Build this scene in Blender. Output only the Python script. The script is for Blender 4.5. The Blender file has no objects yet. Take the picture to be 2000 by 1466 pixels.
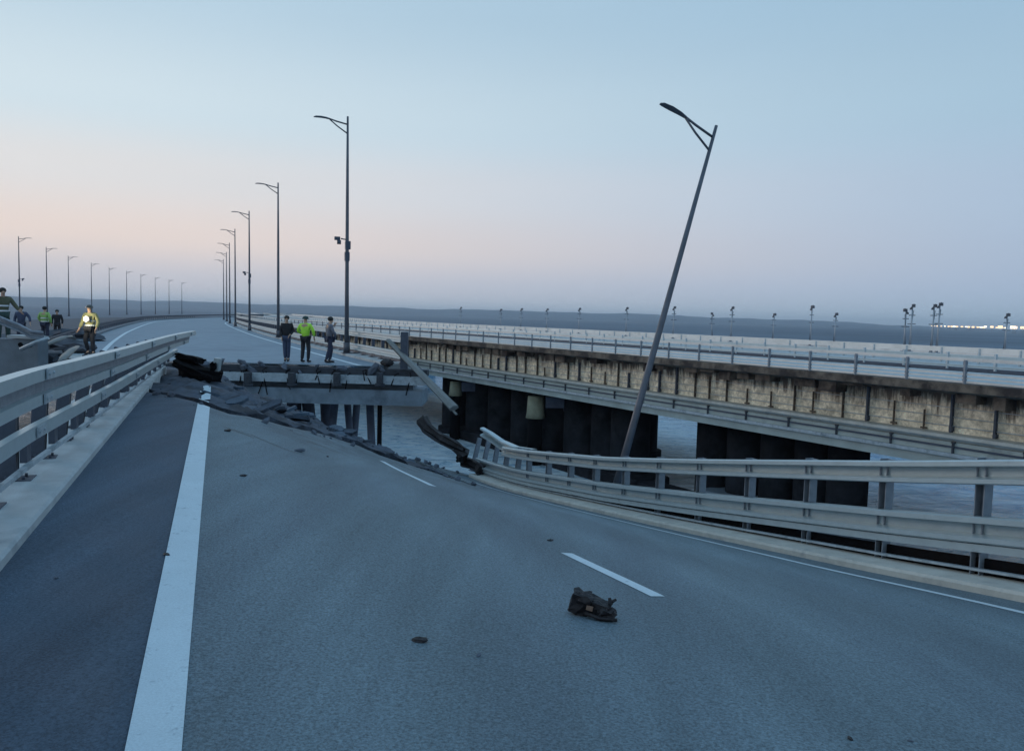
import bpy, bmesh, math, random
import numpy as np
from mathutils import Vector, Matrix, Euler
random.seed(7)
SC = bpy.context.scene
C = SC.collection
EYE = 7.0                      # eye height above the water (water surface is z = 0)
F = 1550.0
PITCH = math.atan(114.5 / F)
ROLL = math.atan(.0265)

# ------------------------------------------------------------------ camera
cam = bpy.data.cameras.new('camera'); camo = bpy.data.objects.new('camera', cam); C.objects.link(camo)
fw = Vector((0, math.cos(PITCH), -math.sin(PITCH)))
U0 = Vector((0, math.sin(PITCH), math.cos(PITCH))); R0 = Vector((1, 0, 0))
rt = R0 * math.cos(ROLL) + U0 * math.sin(ROLL)
up = U0 * math.cos(ROLL) - R0 * math.sin(ROLL)
M = Matrix((rt, up, -fw)).transposed().to_4x4(); M.translation = Vector((0, 0, EYE))
camo.matrix_world = M
cam.sensor_width = 36; cam.lens = 36 * F / 2000; cam.clip_start = .05; cam.clip_end = 30000
SC.camera = camo

# ------------------------------------------------------------------ world: dusk sky, gradient by direction
SUN_AZ = math.radians(-58)     # glow low on the left
w = bpy.data.worlds.new('World'); SC.world = w; w.use_nodes = True
nt = w.node_tree; N = nt.nodes; L = nt.links; N.clear()
out = N.new('ShaderNodeOutputWorld'); bg = N.new('ShaderNodeBackground'); L.new(bg.outputs[0], out.inputs[0])
tc = N.new('ShaderNodeTexCoord'); sep = N.new('ShaderNodeSeparateXYZ'); L.new(tc.outputs['Generated'], sep.inputs[0])
def ramp(stops):
    r = N.new('ShaderNodeValToRGB'); r.color_ramp.interpolation = 'EASE'
    e = r.color_ramp.elements
    while len(e) < len(stops): e.new(.5)
    for q, (p, c) in zip(e, stops): q.position = p; q.color = (*c, 1)
    return r
def srgb(r, g, b):
    f = lambda v: (v / 255 / 12.92) if v <= 10 else ((v / 255 + .055) / 1.055) ** 2.4
    return (f(r), f(g), f(b))
mx = N.new('ShaderNodeMath'); mx.operation = 'MAXIMUM'; mx.inputs[1].default_value = 0; L.new(sep.outputs['Z'], mx.inputs[0])
warm = ramp([(0, srgb(182, 191, 202)), (.03, srgb(196, 194, 200)), (.08, srgb(222, 207, 199)), (.15, srgb(212, 211, 211)), (.22, srgb(196, 211, 219)), (.36, srgb(172, 196, 212)), (.7, srgb(140, 180, 212)), (1, srgb(134, 176, 212))])
cool = ramp([(0, srgb(148, 172, 192)), (.05, srgb(152, 172, 196)), (.14, srgb(156, 178, 201)), (.25, srgb(150, 179, 200)), (.38, srgb(140, 172, 196)), (.7, srgb(134, 176, 212)), (1, srgb(134, 176, 212))])
L.new(mx.outputs[0], warm.inputs[0]); L.new(mx.outputs[0], cool.inputs[0])
at = N.new('ShaderNodeMath'); at.operation = 'ARCTAN2'; L.new(sep.outputs['X'], at.inputs[0]); L.new(sep.outputs['Y'], at.inputs[1])
mr = N.new('ShaderNodeMapRange'); mr.interpolation_type = 'SMOOTHSTEP'
mr.inputs[1].default_value = -.65; mr.inputs[2].default_value = .85; L.new(at.outputs[0], mr.inputs[0])
mix = N.new('ShaderNodeMix'); mix.data_type = 'RGBA'; L.new(mr.outputs[0], mix.inputs[0]); L.new(warm.outputs[0], mix.inputs[6]); L.new(cool.outputs[0], mix.inputs[7])
# very faint thin cloud unevenness
nz = N.new('ShaderNodeTexNoise'); nz.inputs['Scale'].default_value = 2.2; nz.inputs['Detail'].default_value = 4
mp = N.new('ShaderNodeMapping'); mp.inputs['Scale'].default_value = (1, 1, 5); L.new(tc.outputs['Generated'], mp.inputs[0]); L.new(mp.outputs[0], nz.inputs[0])
mr2 = N.new('ShaderNodeMapRange'); mr2.inputs[3].default_value = .965; mr2.inputs[4].default_value = 1.035; L.new(nz.outputs[0], mr2.inputs[0])
vm = N.new('ShaderNodeVectorMath'); vm.operation = 'SCALE'; L.new(mix.outputs[2], vm.inputs[0]); L.new(mr2.outputs[0], vm.inputs['Scale'])
L.new(vm.outputs[0], bg.inputs[0]); bg.inputs[1].default_value = 1.10

sun = bpy.data.lights.new('sun', 'SUN'); suno = bpy.data.objects.new('sun', sun); C.objects.link(suno)
sun.energy = .45; sun.angle = math.radians(12); sun.color = (1, .84, .74)
sdir = Vector((math.sin(SUN_AZ) * math.cos(.14), math.cos(SUN_AZ) * math.cos(.14), math.sin(.14)))
suno.rotation_euler = sdir.to_track_quat('Z', 'Y').to_euler()
SC.view_settings.view_transform = 'Standard'; SC.view_settings.look = 'None'
SC.view_settings.exposure = .12; SC.view_settings.gamma = 1
SC.cycles.use_denoising = True

# ------------------------------------------------------------------ geometry helpers
def ray(px, py):
    x = (px - 1000) / F; y = -(py - 733) / F
    d = rt * x + up * y + fw
    return d / d.y
def P(px, py, Y):
    r = ray(px, py); return Vector((r.x * Y, Y, EYE + r.z * Y))
A0 = math.radians(20.4); RO = (-1.38, 3.02)
RD = (-math.sin(A0), math.cos(A0)); RN = (math.cos(A0), math.sin(A0))
TS = [-6, 0, 4, 8, 12, 16, 20, 24, 30]
SS = [-2.5, 0, 3.3, 6.6, 9.2]
ZT = np.array([[-1.75, -1.75, -1.78, -1.85, -1.9],
               [-1.75, -1.75, -1.93, -2.22, -2.38],
               [-1.76, -1.75, -2.26, -2.77, -3.04],
               [-1.77, -1.75, -2.58, -3.33, -3.68],
               [-1.76, -1.76, -2.92, -3.87, -4.22],
               [-1.72, -1.78, -3.12, -4.35, -4.78],
               [-1.70, -1.80, -3.24, -4.66, -5.1],
               [-1.70, -1.80, -3.30, -4.86, -5.3],
               [-1.50, -1.80, -3.30, -4.9, -5.35]])
def _cub(xs, ys, x):
    n = len(xs); i = max(0, min(n - 2, int(np.searchsorted(xs, x) - 1)))
    h = xs[i + 1] - xs[i]; u = min(1.2, max(-.2, (x - xs[i]) / h))
    def m(k):
        if k == 0: return (ys[1] - ys[0]) / (xs[1] - xs[0])
        if k == n - 1: return (ys[-1] - ys[-2]) / (xs[-1] - xs[-2])
        return (ys[k + 1] - ys[k - 1]) / (xs[k + 1] - xs[k - 1])
    a, b = m(i) * h, m(i + 1) * h
    return (2*u**3-3*u**2+1)*ys[i] + (u**3-2*u**2+u)*a + (-2*u**3+3*u**2)*ys[i+1] + (u**3-u**2)*b
def dz(s, t): return _cub(SS, [_cub(TS, ZT[:, j], t) for j in range(5)], s)
def D(s, t, h=0.0):
    return Vector((RO[0] + RD[0]*t + RN[0]*s, RO[1] + RD[1]*t + RN[1]*s, EYE + dz(s, t) + h))
def hit(px, py, h=0.0):
    """where the line of sight meets the slumped road surface, as (s, t)"""
    r = ray(px, py); lo = None
    Y = 2.0
    while Y < 40:
        X = r.x * Y; dx, dy = X - RO[0], Y - RO[1]
        s = dx*RN[0] + dy*RN[1]; t = dx*RD[0] + dy*RD[1]
        if r.z * Y < dz(max(-2.5, min(9.2, s)), t) + h: return s, t
        Y += .02
    return s, t

def link(name, me, m, parent=None):
    o = bpy.data.objects.new(name, me); C.objects.link(o)
    if m is not None:
        me.materials.clear()
        for q in (m if isinstance(m, (list, tuple)) else [m]): me.materials.append(q)
    if parent: o.parent = parent
    return o
def tag(o, label=None, cat=None, group=None, kind=None):
    if label: o['label'] = label
    if cat: o['category'] = cat
    if group: o['group'] = group
    if kind: o['kind'] = kind
    return o
def empty(name, loc=(0, 0, 0), rz=0, **k):
    o = bpy.data.objects.new(name, None); C.objects.link(o); o.location = loc; o.rotation_euler.z = rz
    o.empty_display_size = .2
    return tag(o, **k)
class MB:
    def __init__(s): s.bm = bmesh.new()
    def box(s, c, size, rot=None, mi=0, taper=1.0):
        c = Vector(c); vs = []
        for z in (-.5, .5):
            for x, y in ((-.5, -.5), (.5, -.5), (.5, .5), (-.5, .5)):
                k = taper if z > 0 else 1
                v = Vector((x*size[0]*k, y*size[1]*k, z*size[2]))
                if rot is not None: v = rot @ v
                vs.append(s.bm.verts.new(c + v))
        for f in ((0,1,2,3),(4,5,6,7),(0,1,5,4),(1,2,6,5),(2,3,7,6),(3,0,4,7)):
            s.bm.faces.new([vs[i] for i in f]).material_index = mi
        return s
    def tube(s, pts, rad, n=10, mi=0, flat=1.0):
        pts = [Vector(p) for p in pts]
        if not isinstance(rad, (list, tuple)): rad = [rad]*len(pts)
        rings = []
        for i, p in enumerate(pts):
            t = (pts[min(i+1, len(pts)-1)] - pts[max(i-1, 0)]).normalized()
            a = Vector((0, 0, 1)) if abs(t.z) < .9 else Vector((1, 0, 0))
            x = t.cross(a).normalized(); y = x.cross(t)
            rings.append([s.bm.verts.new(p + x*math.cos(k*2*math.pi/n)*rad[i] + y*math.sin(k*2*math.pi/n)*rad[i]*flat) for k in range(n)])
        for a, b in zip(rings, rings[1:]):
            for k in range(n):
                f = s.bm.faces.new((a[k], a[(k+1)%n], b[(k+1)%n], b[k])); f.smooth = True; f.material_index = mi
        s.bm.faces.new(rings[0]).material_index = mi; s.bm.faces.new(rings[-1]).material_index = mi
        return s
    def sweep(s, pts, prof, mi=0, smooth=False, ends=True, cut=None):
        """prof: closed loop of (u, v); u to the right of travel, v up"""
        pts = [Vector(p) for p in pts]; rings = []
        for i, p in enumerate(pts):
            t = pts[min(i+1, len(pts)-1)] - pts[max(i-1, 0)]
            h = Vector((t.x, t.y, 0)).normalized(); r = Vector((h.y, -h.x, 0))
            ring = [p + r*u + Vector((0, 0, v)) for u, v in prof]
            if cut is not None: ring = [q + h*((cut-q.y)/h.y) if q.y < cut else q for q in ring]
            rings.append([s.bm.verts.new(q) for q in ring])
        n = len(prof)
        for a, b in zip(rings, rings[1:]):
            for k in range(n):
                f = s.bm.faces.new((a[k], a[(k+1)%n], b[(k+1)%n], b[k])); f.smooth = smooth; f.material_index = mi
        if ends:
            s.bm.faces.new(rings[0]).material_index = mi; s.bm.faces.new(rings[-1]).material_index = mi
        if cut is not None: bmesh.ops.remove_doubles(s.bm, verts=s.bm.verts[:], dist=1e-4)
        return s
    def mesh(s, name):
        bmesh.ops.recalc_face_normals(s.bm, faces=s.bm.faces[:])
        me = bpy.data.meshes.new(name); s.bm.to_mesh(me); s.bm.free(); return me
    def build(s, name, m, parent=None): return link(name, s.mesh(name), m, parent)
def rect(u0, u1, v0, v1): return [(u0, v0), (u1, v0), (u1, v1), (u0, v1)]
def wprof(v0, v1, side=1, d=.085):
    h = v1 - v0; fr = [(0,0),(.85*d,0),(d,.05),(d,.22),(.05*d,.32),(.05*d,.66),(d,.76),(d,.95),(.85*d,1),(0,1)]
    f = [(side*u, v0 + k*h) for u, k in fr]
    b = [(side*(u - .012), v0 + k*h) for u, k in reversed(fr)]
    return f + b
def resample(pts, step):
    pts = [Vector(p) for p in pts]; o = [pts[0].copy()]; acc = 0; carry = 0
    for a, b in zip(pts, pts[1:]):
        l = (b-a).length; d = step - carry
        while d <= l: o.append(a.lerp(b, d/l)); d += step
        carry = l - (d - step)
    return o
def offs(pts, d, h=0.0):
    pts = [Vector(p) for p in pts]; o = []
    for i, p in enumerate(pts):
        t = pts[min(i+1, len(pts)-1)] - pts[max(i-1, 0)]
        q = Vector((t.x, t.y, 0)).normalized()
        o.append(p + Vector((q.y, -q.x, 0))*d + Vector((0, 0, h)))
    return o

# ------------------------------------------------------------------ materials
def mat(name, col, rough=.6, metal=0, var=.15, scale=3.0, bump=.0, bscale=40, stretch=None, spec=.5, dark=None, dscale=1.0, dthr=(.55, .7), emit=None, es=0, grain=0, gscale=110, dst=None, soot=False):
    m = bpy.data.materials.new(name); m.use_nodes = True; T = m.node_tree; n, l = T.nodes, T.links
    b = n['Principled BSDF']; b.inputs['Roughness'].default_value = rough; b.inputs['Metallic'].default_value = metal
    b.inputs['Specular IOR Level'].default_value = spec
    t = n.new('ShaderNodeTexCoord'); src = t.outputs['Object']
    if stretch:
        q = n.new('ShaderNodeMapping'); q.inputs['Rotation'].default_value = (0, 0, stretch[3]); q.inputs['Scale'].default_value = stretch[:3]
        l.new(src, q.inputs[0]); ssrc = q.outputs[0]
    else: ssrc = src
    a = n.new('ShaderNodeTexNoise'); a.inputs['Scale'].default_value = scale; a.inputs['Detail'].default_value = 6; a.inputs['Roughness'].default_value = .6; l.new(ssrc, a.inputs[0])
    r = n.new('ShaderNodeMapRange'); r.inputs[1].default_value = .3; r.inputs[2].default_value = .7; r.inputs[3].default_value = 1 - var; r.inputs[4].default_value = 1 + var; l.new(a.outputs[0], r.inputs[0])
    v = n.new('ShaderNodeVectorMath'); v.operation = 'SCALE'; v.inputs[0].default_value = col; l.new(r.outputs[0], v.inputs['Scale'])
    cur = v.outputs[0]
    if dark:
        a2 = n.new('ShaderNodeTexNoise'); a2.inputs['Scale'].default_value = dscale; a2.inputs['Detail'].default_value = 8; a2.inputs['Roughness'].default_value = .65; l.new(src, a2.inputs[0])
        if dst:
            q2 = n.new('ShaderNodeMapping'); q2.inputs['Rotation'].default_value = (0, 0, dst[2]); q2.inputs['Scale'].default_value = (dst[0], dst[1], 1); l.new(src, q2.inputs[0]); l.new(q2.outputs[0], a2.inputs[0])
        r2 = n.new('ShaderNodeMapRange'); r2.inputs[1].default_value, r2.inputs[2].default_value = dthr; l.new(a2.outputs[0], r2.inputs[0])
        x = n.new('ShaderNodeMix'); x.data_type = 'RGBA'; l.new(r2.outputs[0], x.inputs[0]); l.new(cur, x.inputs[6]); x.inputs[7].default_value = (*dark, 1); cur = x.outputs[2]
    if soot:
        tw_ = n.new('ShaderNodeVectorMath'); tw_.operation = 'DOT_PRODUCT'; tw_.inputs[1].default_value = (.9373, .3486, 0); l.new(src, tw_.inputs[0])
        t1_ = n.new('ShaderNodeMath'); t1_.operation = 'MULTIPLY'; t1_.inputs[1].default_value = 3.7; l.new(tw_.outputs['Value'], t1_.inputs[0])
        t2_ = n.new('ShaderNodeMath'); t2_.operation = 'SINE'; l.new(t1_.outputs[0], t2_.inputs[0])
        t3_ = n.new('ShaderNodeMapRange'); t3_.inputs[1].default_value = -1; t3_.inputs[2].default_value = 1; t3_.inputs[3].default_value = .90; t3_.inputs[4].default_value = 1.07; l.new(t2_.outputs[0], t3_.inputs[0])
        t4_ = n.new('ShaderNodeVectorMath'); t4_.operation = 'SCALE'; l.new(cur, t4_.inputs[0]); l.new(t3_.outputs[0], t4_.inputs['Scale']); cur = t4_.outputs[0]
    if soot:   # dirt thrown around the fissure
        dp = n.new('ShaderNodeVectorMath'); dp.operation = 'DOT_PRODUCT'; dp.inputs[1].default_value = (-.3486, .9373, 0); l.new(src, dp.inputs[0])
        sr = n.new('ShaderNodeMapRange'); sr.interpolation_type = 'SMOOTHSTEP'; sr.inputs[1].default_value = 11.5; sr.inputs[2].default_value = 17.5; l.new(dp.outputs['Value'], sr.inputs[0])
        sn = n.new('ShaderNodeTexNoise'); sn.inputs['Scale'].default_value = 2.4; sn.inputs['Detail'].default_value = 9; sn.inputs['Roughness'].default_value = .75; l.new(src, sn.inputs[0])
        sm = n.new('ShaderNodeMapRange'); sm.inputs[1].default_value = .40; sm.inputs[2].default_value = .62; sm.inputs[4].default_value = .75; l.new(sn.outputs[0], sm.inputs[0])
        mm_ = n.new('ShaderNodeMath'); mm_.operation = 'MULTIPLY'; l.new(sr.outputs[0], mm_.inputs[0]); l.new(sm.outputs[0], mm_.inputs[1])
        sx = n.new('ShaderNodeMix'); sx.data_type = 'RGBA'; sx.inputs[7].default_value = (.045, .055, .07, 1); l.new(mm_.outputs[0], sx.inputs[0]); l.new(cur, sx.inputs[6]); cur = sx.outputs[2]
    if grain:
        g = n.new('ShaderNodeTexNoise'); g.inputs['Scale'].default_value = gscale; g.inputs['Detail'].default_value = 3; g.inputs['Roughness'].default_value = .8; l.new(src, g.inputs[0])
        gr = n.new('ShaderNodeMapRange'); gr.inputs[1].default_value = .32; gr.inputs[2].default_value = .68; gr.inputs[3].default_value = 1-grain; gr.inputs[4].default_value = 1+grain; l.new(g.outputs[0], gr.inputs[0])
        gv = n.new('ShaderNodeVectorMath'); gv.operation = 'SCALE'; l.new(cur, gv.inputs[0]); l.new(gr.outputs[0], gv.inputs['Scale']); cur = gv.outputs[0]
    l.new(cur, b.inputs['Base Color'])
    if bump:
        a3 = n.new('ShaderNodeTexNoise'); a3.inputs['Scale'].default_value = bscale; a3.inputs['Detail'].default_value = 4; l.new(src, a3.inputs[0])
        u = n.new('ShaderNodeBump'); u.inputs['Strength'].default_value = bump; u.inputs['Distance'].default_value = .02; l.new(a3.outputs[0], u.inputs['Height']); l.new(u.outputs[0], b.inputs['Normal'])
    if emit: b.inputs['Emission Color'].default_value = (*emit, 1); b.inputs['Emission Strength'].default_value = es
    return m
ST = (1.0, .06, 1.0, -A0)
m_asph = mat('asphalt', (.150, .205, .235), .66, 0, .16, 2.6, .8, 120, stretch=ST, spec=.35, dark=(.112, .150, .185), dscale=.75, dthr=(.44, .74), grain=.5, gscale=60, dst=(1, .10, A0), soot=True)
m_asph_sh = mat('asphalt shoulder', (.066, .096, .134), .72, 0, .2, 2.5, .5, 140, stretch=ST, spec=.3, dark=(.042, .062, .09), dscale=.9, grain=.45, gscale=60, dst=(1, .12, A0), soot=True)
m_asph_far = mat('asphalt worn far deck', (.15, .22, .28), .6, 0, .16, 1.2, .1, 60, spec=.35, dark=(.10, .15, .2), dscale=.25)
m_asph_brk = mat('asphalt cracked dusty', (.055, .070, .098), .85, 0, .35, 5, .8, 30, dark=(.016, .02, .03), dscale=1.3, dthr=(.46, .60))
m_asph_left = mat('asphalt soot dark', (.045, .055, .075), .8, 0, .3, 2, .3, 30, dark=(.02, .022, .035), dscale=.5)
m_line = mat('road paint white', (.54, .62, .66), .65, 0, .05, 3, .2, 80, dark=(.20, .26, .31), dscale=14, dthr=(.60, .76), grain=.12, gscale=90)
m_conc = mat('concrete pale', (.42, .45, .46), .85, 0, .14, 3, .3, 60, dark=(.27, .30, .32), dscale=1.6)
m_curb = mat('curb concrete beige', (.50, .48, .43), .85, 0, .16, 4, .3, 60, dark=(.3, .3, .29), dscale=2)
m_conc_d = mat('concrete dark wet', (.15, .18, .21), .8, 0, .2, 2, .3, 30, dark=(.08, .1, .13), dscale=1.1)
m_fascia = mat('concrete green grey', (.36, .40, .38), .8, 0, .16, 1.3, .2, 20, dark=(.22, .25, .25), dscale=.8)
m_beige = mat('deck sandy concrete', (.72, .56, .38), .85, 0, .14, .6, .1, 10, dark=(.55, .45, .32), dscale=.5)
m_pale = mat('pale painted concrete', (.80, .72, .66), .8, 0, .12, 1.0, dark=(.5, .47, .44), dscale=.4)
m_galv = mat('galvanised steel', (.44, .51, .53), .38, .35, .07, 6, .04, 40, dark=(.26, .27, .27), dscale=3.5, dthr=(.62, .85))
m_galv_b = mat('galvanised steel dull', (.40, .46, .50), .5, .35, .18, 7, .05, 40, dark=(.2, .25, .28), dscale=3)
m_midp = mat('post steel weathered', (.22, .25, .29), .6, .3, .2, 8, .05, 40)
m_post = mat('post steel dark', (.065, .08, .11), .6, .3, .2, 8, .05, 40)
m_dark = mat('black steel and shade', (.006, .0055, .007), .95, 0, .4, 1.2, .2, 20, spec=.1, dark=(.012, .009, .008), dscale=.5)  # near black: deep shade under decks and in gaps is put into the colour
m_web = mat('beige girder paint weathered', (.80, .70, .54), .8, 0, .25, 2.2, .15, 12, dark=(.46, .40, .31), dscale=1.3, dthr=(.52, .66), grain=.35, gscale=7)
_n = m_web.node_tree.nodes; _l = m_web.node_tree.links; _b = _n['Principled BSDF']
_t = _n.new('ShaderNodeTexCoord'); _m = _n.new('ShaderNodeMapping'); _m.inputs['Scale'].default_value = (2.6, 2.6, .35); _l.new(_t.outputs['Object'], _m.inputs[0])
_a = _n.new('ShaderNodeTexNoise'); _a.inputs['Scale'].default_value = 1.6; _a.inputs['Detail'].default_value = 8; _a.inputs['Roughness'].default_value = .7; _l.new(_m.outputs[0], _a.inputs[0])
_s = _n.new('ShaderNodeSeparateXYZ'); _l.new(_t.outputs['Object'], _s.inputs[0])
_h = _n.new('ShaderNodeMapRange'); _h.inputs[1].default_value = 4.35; _h.inputs[2].default_value = 5.3; _h.inputs[3].default_value = -.20; _h.inputs[4].default_value = .17; _l.new(_s.outputs['Z'], _h.inputs[0])  # brown thickens towards the top: streaky stain plus the overhang's shade in the colour
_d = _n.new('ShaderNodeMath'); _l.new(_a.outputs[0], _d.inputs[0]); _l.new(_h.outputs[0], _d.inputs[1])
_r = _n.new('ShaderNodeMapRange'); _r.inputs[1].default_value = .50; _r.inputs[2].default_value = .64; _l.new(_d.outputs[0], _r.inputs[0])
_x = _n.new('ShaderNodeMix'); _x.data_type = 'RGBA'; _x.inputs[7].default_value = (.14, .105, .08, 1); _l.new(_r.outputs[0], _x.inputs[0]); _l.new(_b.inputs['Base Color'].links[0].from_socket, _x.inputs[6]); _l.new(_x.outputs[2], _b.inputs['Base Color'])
m_pier = mat('pier concrete shade black', (.022, .023, .028), .95, 0, .5, 1.2, .3, 12, spec=.1, dark=(.008, .008, .01), dscale=.8)  # concrete darkened to near black, the shade below the decks in its colour
m_capc = mat('pier cap concrete', (.20, .24, .28), .85, 0, .25, 1.5, .2, 15, dark=(.11, .135, .165), dscale=.9)
m_midk = mat('stained dark concrete', (.045, .05, .062), .9, 0, .35, 2.5, .2, 15, dark=(.015, .016, .02), dscale=1.6)
m_rust_shade = mat('weathered brown steel and shade', (.17, .135, .105), .85, .1, .4, 1.6, .3, 15, dark=(.035, .027, .026), dscale=1.1, dthr=(.42, .58))
m_char = mat('charred metal', (.022, .018, .02), .55, .3, .5, 12, .5, 40, dark=(.10, .075, .075), dscale=18, dthr=(.6, .7))
m_pole = mat('pole galvanised', (.33, .36, .40), .5, .5, .12, 2, .02, 40)
m_pole_d = mat('pole steel dark', (.10, .105, .125), .5, .4, .2, 3, .02, 40)
m_lamp = mat('lamp housing', (.20, .22, .25), .4, .4, .1, 5)
m_glass = mat('lamp lens', (.5, .55, .58), .15, 0, .05, 5)
m_yel = mat('ochre painted concrete', (.27, .25, .17), .8, 0, .25, 2, .2, 20, dark=(.2, .19, .13), dscale=1.5)
m_pile = mat('pile concrete stained', (.10, .11, .15), .8, 0, .3, 1.5, .2, 20, dark=(.05, .05, .07), dscale=1)
m_rock = mat('broken concrete', (.10, .115, .145), .9, 0, .3, 8, .6, 30, dark=(.12, .12, .15), dscale=5)
m_tan = mat('torn pale sheet metal', (.19, .19, .18), .6, .2, .2, 3, .2, 12, dark=(.2, .2, .19), dscale=2)
m_land = mat('land scrub', (.088, .125, .165), .95, 0, .25, .004, 0, dark=(.055, .08, .115), dscale=.006, dthr=(.45, .65), stretch=(1, 5, 1, 0))
m_ballast = mat('track ballast', (.34, .33, .35), .9, 0, .25, .8, .3, 20, dark=(.2, .2, .22), dscale=.5)
m_light = mat('floodlight lit', (1, .9, .75), .5, emit=(1, .58, .24), es=2.2, var=0)
m_lightw = mat('floodlight lit white', (1, .95, .9), .5, emit=(1, .82, .55), es=3, var=0)

# water
mw = bpy.data.materials.new('sea water'); mw.use_nodes = True; T = mw.node_tree; n, l = T.nodes, T.links; b = n['Principled BSDF']
b.inputs['Roughness'].default_value = .07; b.inputs['IOR'].default_value = 1.333; b.inputs['Specular IOR Level'].default_value = .30
t = n.new('ShaderNodeTexCoord'); q = n.new('ShaderNodeMapping'); q.inputs['Scale'].default_value = (.5, 1, 1); q.inputs['Rotation'].default_value = (0, 0, .3); l.new(t.outputs['Object'], q.inputs[0])
def wn(sc, det, ro, di):
    a = n.new('ShaderNodeTexNoise'); a.inputs['Scale'].default_value = sc; a.inputs['Detail'].default_value = det; a.inputs['Roughness'].default_value = ro; a.inputs['Distortion'].default_value = di; l.new(q.outputs[0], a.inputs[0]); return a
a = wn(.75, 8, .66, .8)
u = n.new('ShaderNodeBump'); u.inputs['Strength'].default_value = 1.0; u.inputs['Distance'].default_value = .75; l.new(a.outputs[0], u.inputs['Height']); l.new(u.outputs[0], b.inputs['Normal'])
a2 = wn(.5, 9, .7, 1.2)
cr = n.new('ShaderNodeMix'); cr.data_type = 'RGBA'; cr.inputs[6].default_value = (.08, .32, .54, 1); cr.inputs[7].default_value = (.44, .72, .88, 1)
r2 = n.new('ShaderNodeMapRange'); r2.inputs[1].default_value = .40; r2.inputs[2].default_value = .62; l.new(a2.outputs[0], r2.inputs[0]); l.new(r2.outputs[0], cr.inputs[0])
# foam churned up round the fallen deck edge
di = n.new('ShaderNodeVectorMath'); di.operation = 'DISTANCE'; di.inputs[1].default_value = (-7, 47, 0); l.new(t.outputs['Object'], di.inputs[0])
dm = n.new('ShaderNodeMapRange'); dm.interpolation_type = 'SMOOTHSTEP'; dm.inputs[1].default_value = 27; dm.inputs[2].default_value = 17; l.new(di.outputs['Value'], dm.inputs[0])
fn = wn(1.3, 10, .75, 2.0); fm = n.new('ShaderNodeMapRange'); fm.inputs[1].default_value = .33; fm.inputs[2].default_value = .55; l.new(fn.outputs[0], fm.inputs[0])
fx = n.new('ShaderNodeMath'); fx.operation = 'MULTIPLY'; l.new(dm.outputs[0], fx.inputs[0]); l.new(fm.outputs[0], fx.inputs[1])
c2 = n.new('ShaderNodeMix'); c2.data_type = 'RGBA'; c2.inputs[7].default_value = (.88, .95, .97, 1); l.new(fx.outputs[0], c2.inputs[0]); l.new(cr.outputs[2], c2.inputs[6]); l.new(c2.outputs[2], b.inputs['Base Color'])
fr2 = n.new('ShaderNodeMapRange'); fr2.inputs[3].default_value = .07; fr2.inputs[4].default_value = .55; l.new(fx.outputs[0], fr2.inputs[0]); l.new(fr2.outputs[0], b.inputs['Roughness'])

# ------------------------------------------------------------------ water and far land
bm = bmesh.new()
for v in ((-9000, -600, 0), (9000, -600, 0), (9000, 9000, 0), (-9000, 9000, 0)): bm.verts.new(v)
bm.faces.new(bm.verts[:]); me = bpy.data.meshes.new('water'); bm.to_mesh(me); bm.free()
tag(link('water', me, mw), 'choppy blue-grey sea under the broken bridge', kind='structure')

def hill(az):   # ridge height above eye level, metres at 4 km
    k = math.tan(az); px = 1000 + k*F
    h = np.interp(px, [-400, 0, 300, 700, 1000, 1200, 1400, 1640, 1755, 1850, 2050, 2400], [15, 13.5, 12.5, 11.5, 11.5, 12, 9.5, 7, 4, 1.6, 1.0, 1.0])
    h += .7*math.sin(px*.021) + .45*math.sin(px*.057+1) + .3*math.sin(px*.13)
    return h/F*4000
bm = bmesh.new(); rows = []
AZ = [math.radians(a) for a in np.linspace(-58, 58, 260)]
RR = [170, 260, 420, 600, 850, 1200, 1700, 2300, 2800, 3300, 3700, 4000, 4600, 6000, 8500]
for i, r in enumerate(RR):
    row = []
    for a_ in AZ:
        shore = 175 + 12*math.sin(a_*9) + 8*math.sin(a_*31+1)
        y = (r - 170)*1.0 + shore; k = max(0, min(1, (y-2200)/1800)); k = k*k*(3-2*k)
        z = 1.0 + k*(EYE - 1 + hill(a_)) + (1.2*math.sin(a_*57+r)*(k > .05))
        if i == 0: z = -.4
        if r > 4000: z = EYE - 3 + hill(a_)*.9
        row.append(bm.verts.new((math.tan(a_)*y, y, z)))
    rows.append(row)
for ra, rb in zip(rows, rows[1:]):
    for i in range(len(ra)-1): bm.faces.new((ra[i], ra[i+1], rb[i+1], rb[i])).smooth = True
me = bpy.data.meshes.new('hills'); bm.to_mesh(me); bm.free()
tag(link('hills', me, m_land), 'low dark blue-grey shore and ridge along the horizon', kind='structure')

# town floodlights at the far right shore
def town_light():
    o = MB().tube([(0, 0, 0), (0, 0, 11)], .35, 6).build('floodlight_mast', m_pole)
    h = MB().box((0, 0, 11.6), (5.6, 1.2, 3.6)).build('lamp_bank', m_light, o)
    return o, h
tl, th = town_light(); used = False
for k in range(44):
    px = 1800 + k*4.9 + random.uniform(-3, 3)
    if k < 4 and k % 2: continue
    Yd = 2100 if px < 1940 else 1500
    X = (px-1000)/F*Yd
    if used:
        o = tl.copy(); C.objects.link(o); h = th.copy(); C.objects.link(h); h.parent = o
        if k % 3 == 0: h.data = h.data.copy(); h.data.materials[0] = m_lightw
    else: o, h = tl, th; used = True
    zt = .6 if px < 1940 else .4
    o.location = (X, Yd + random.uniform(-60, 60), zt)
    sc_ = random.uniform(.6, 1.25) * (1.25 if px >= 1940 else 1.0) * (.6 if px < 1850 else 1)
    h.scale = (sc_, 1, sc_ * .9); h.location.z = 11.6*(1-sc_*.9)
    tag(o, 'lit floodlight in the bright string along the far right shore', 'floodlight', 'lit floodlights along the far shore')

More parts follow.
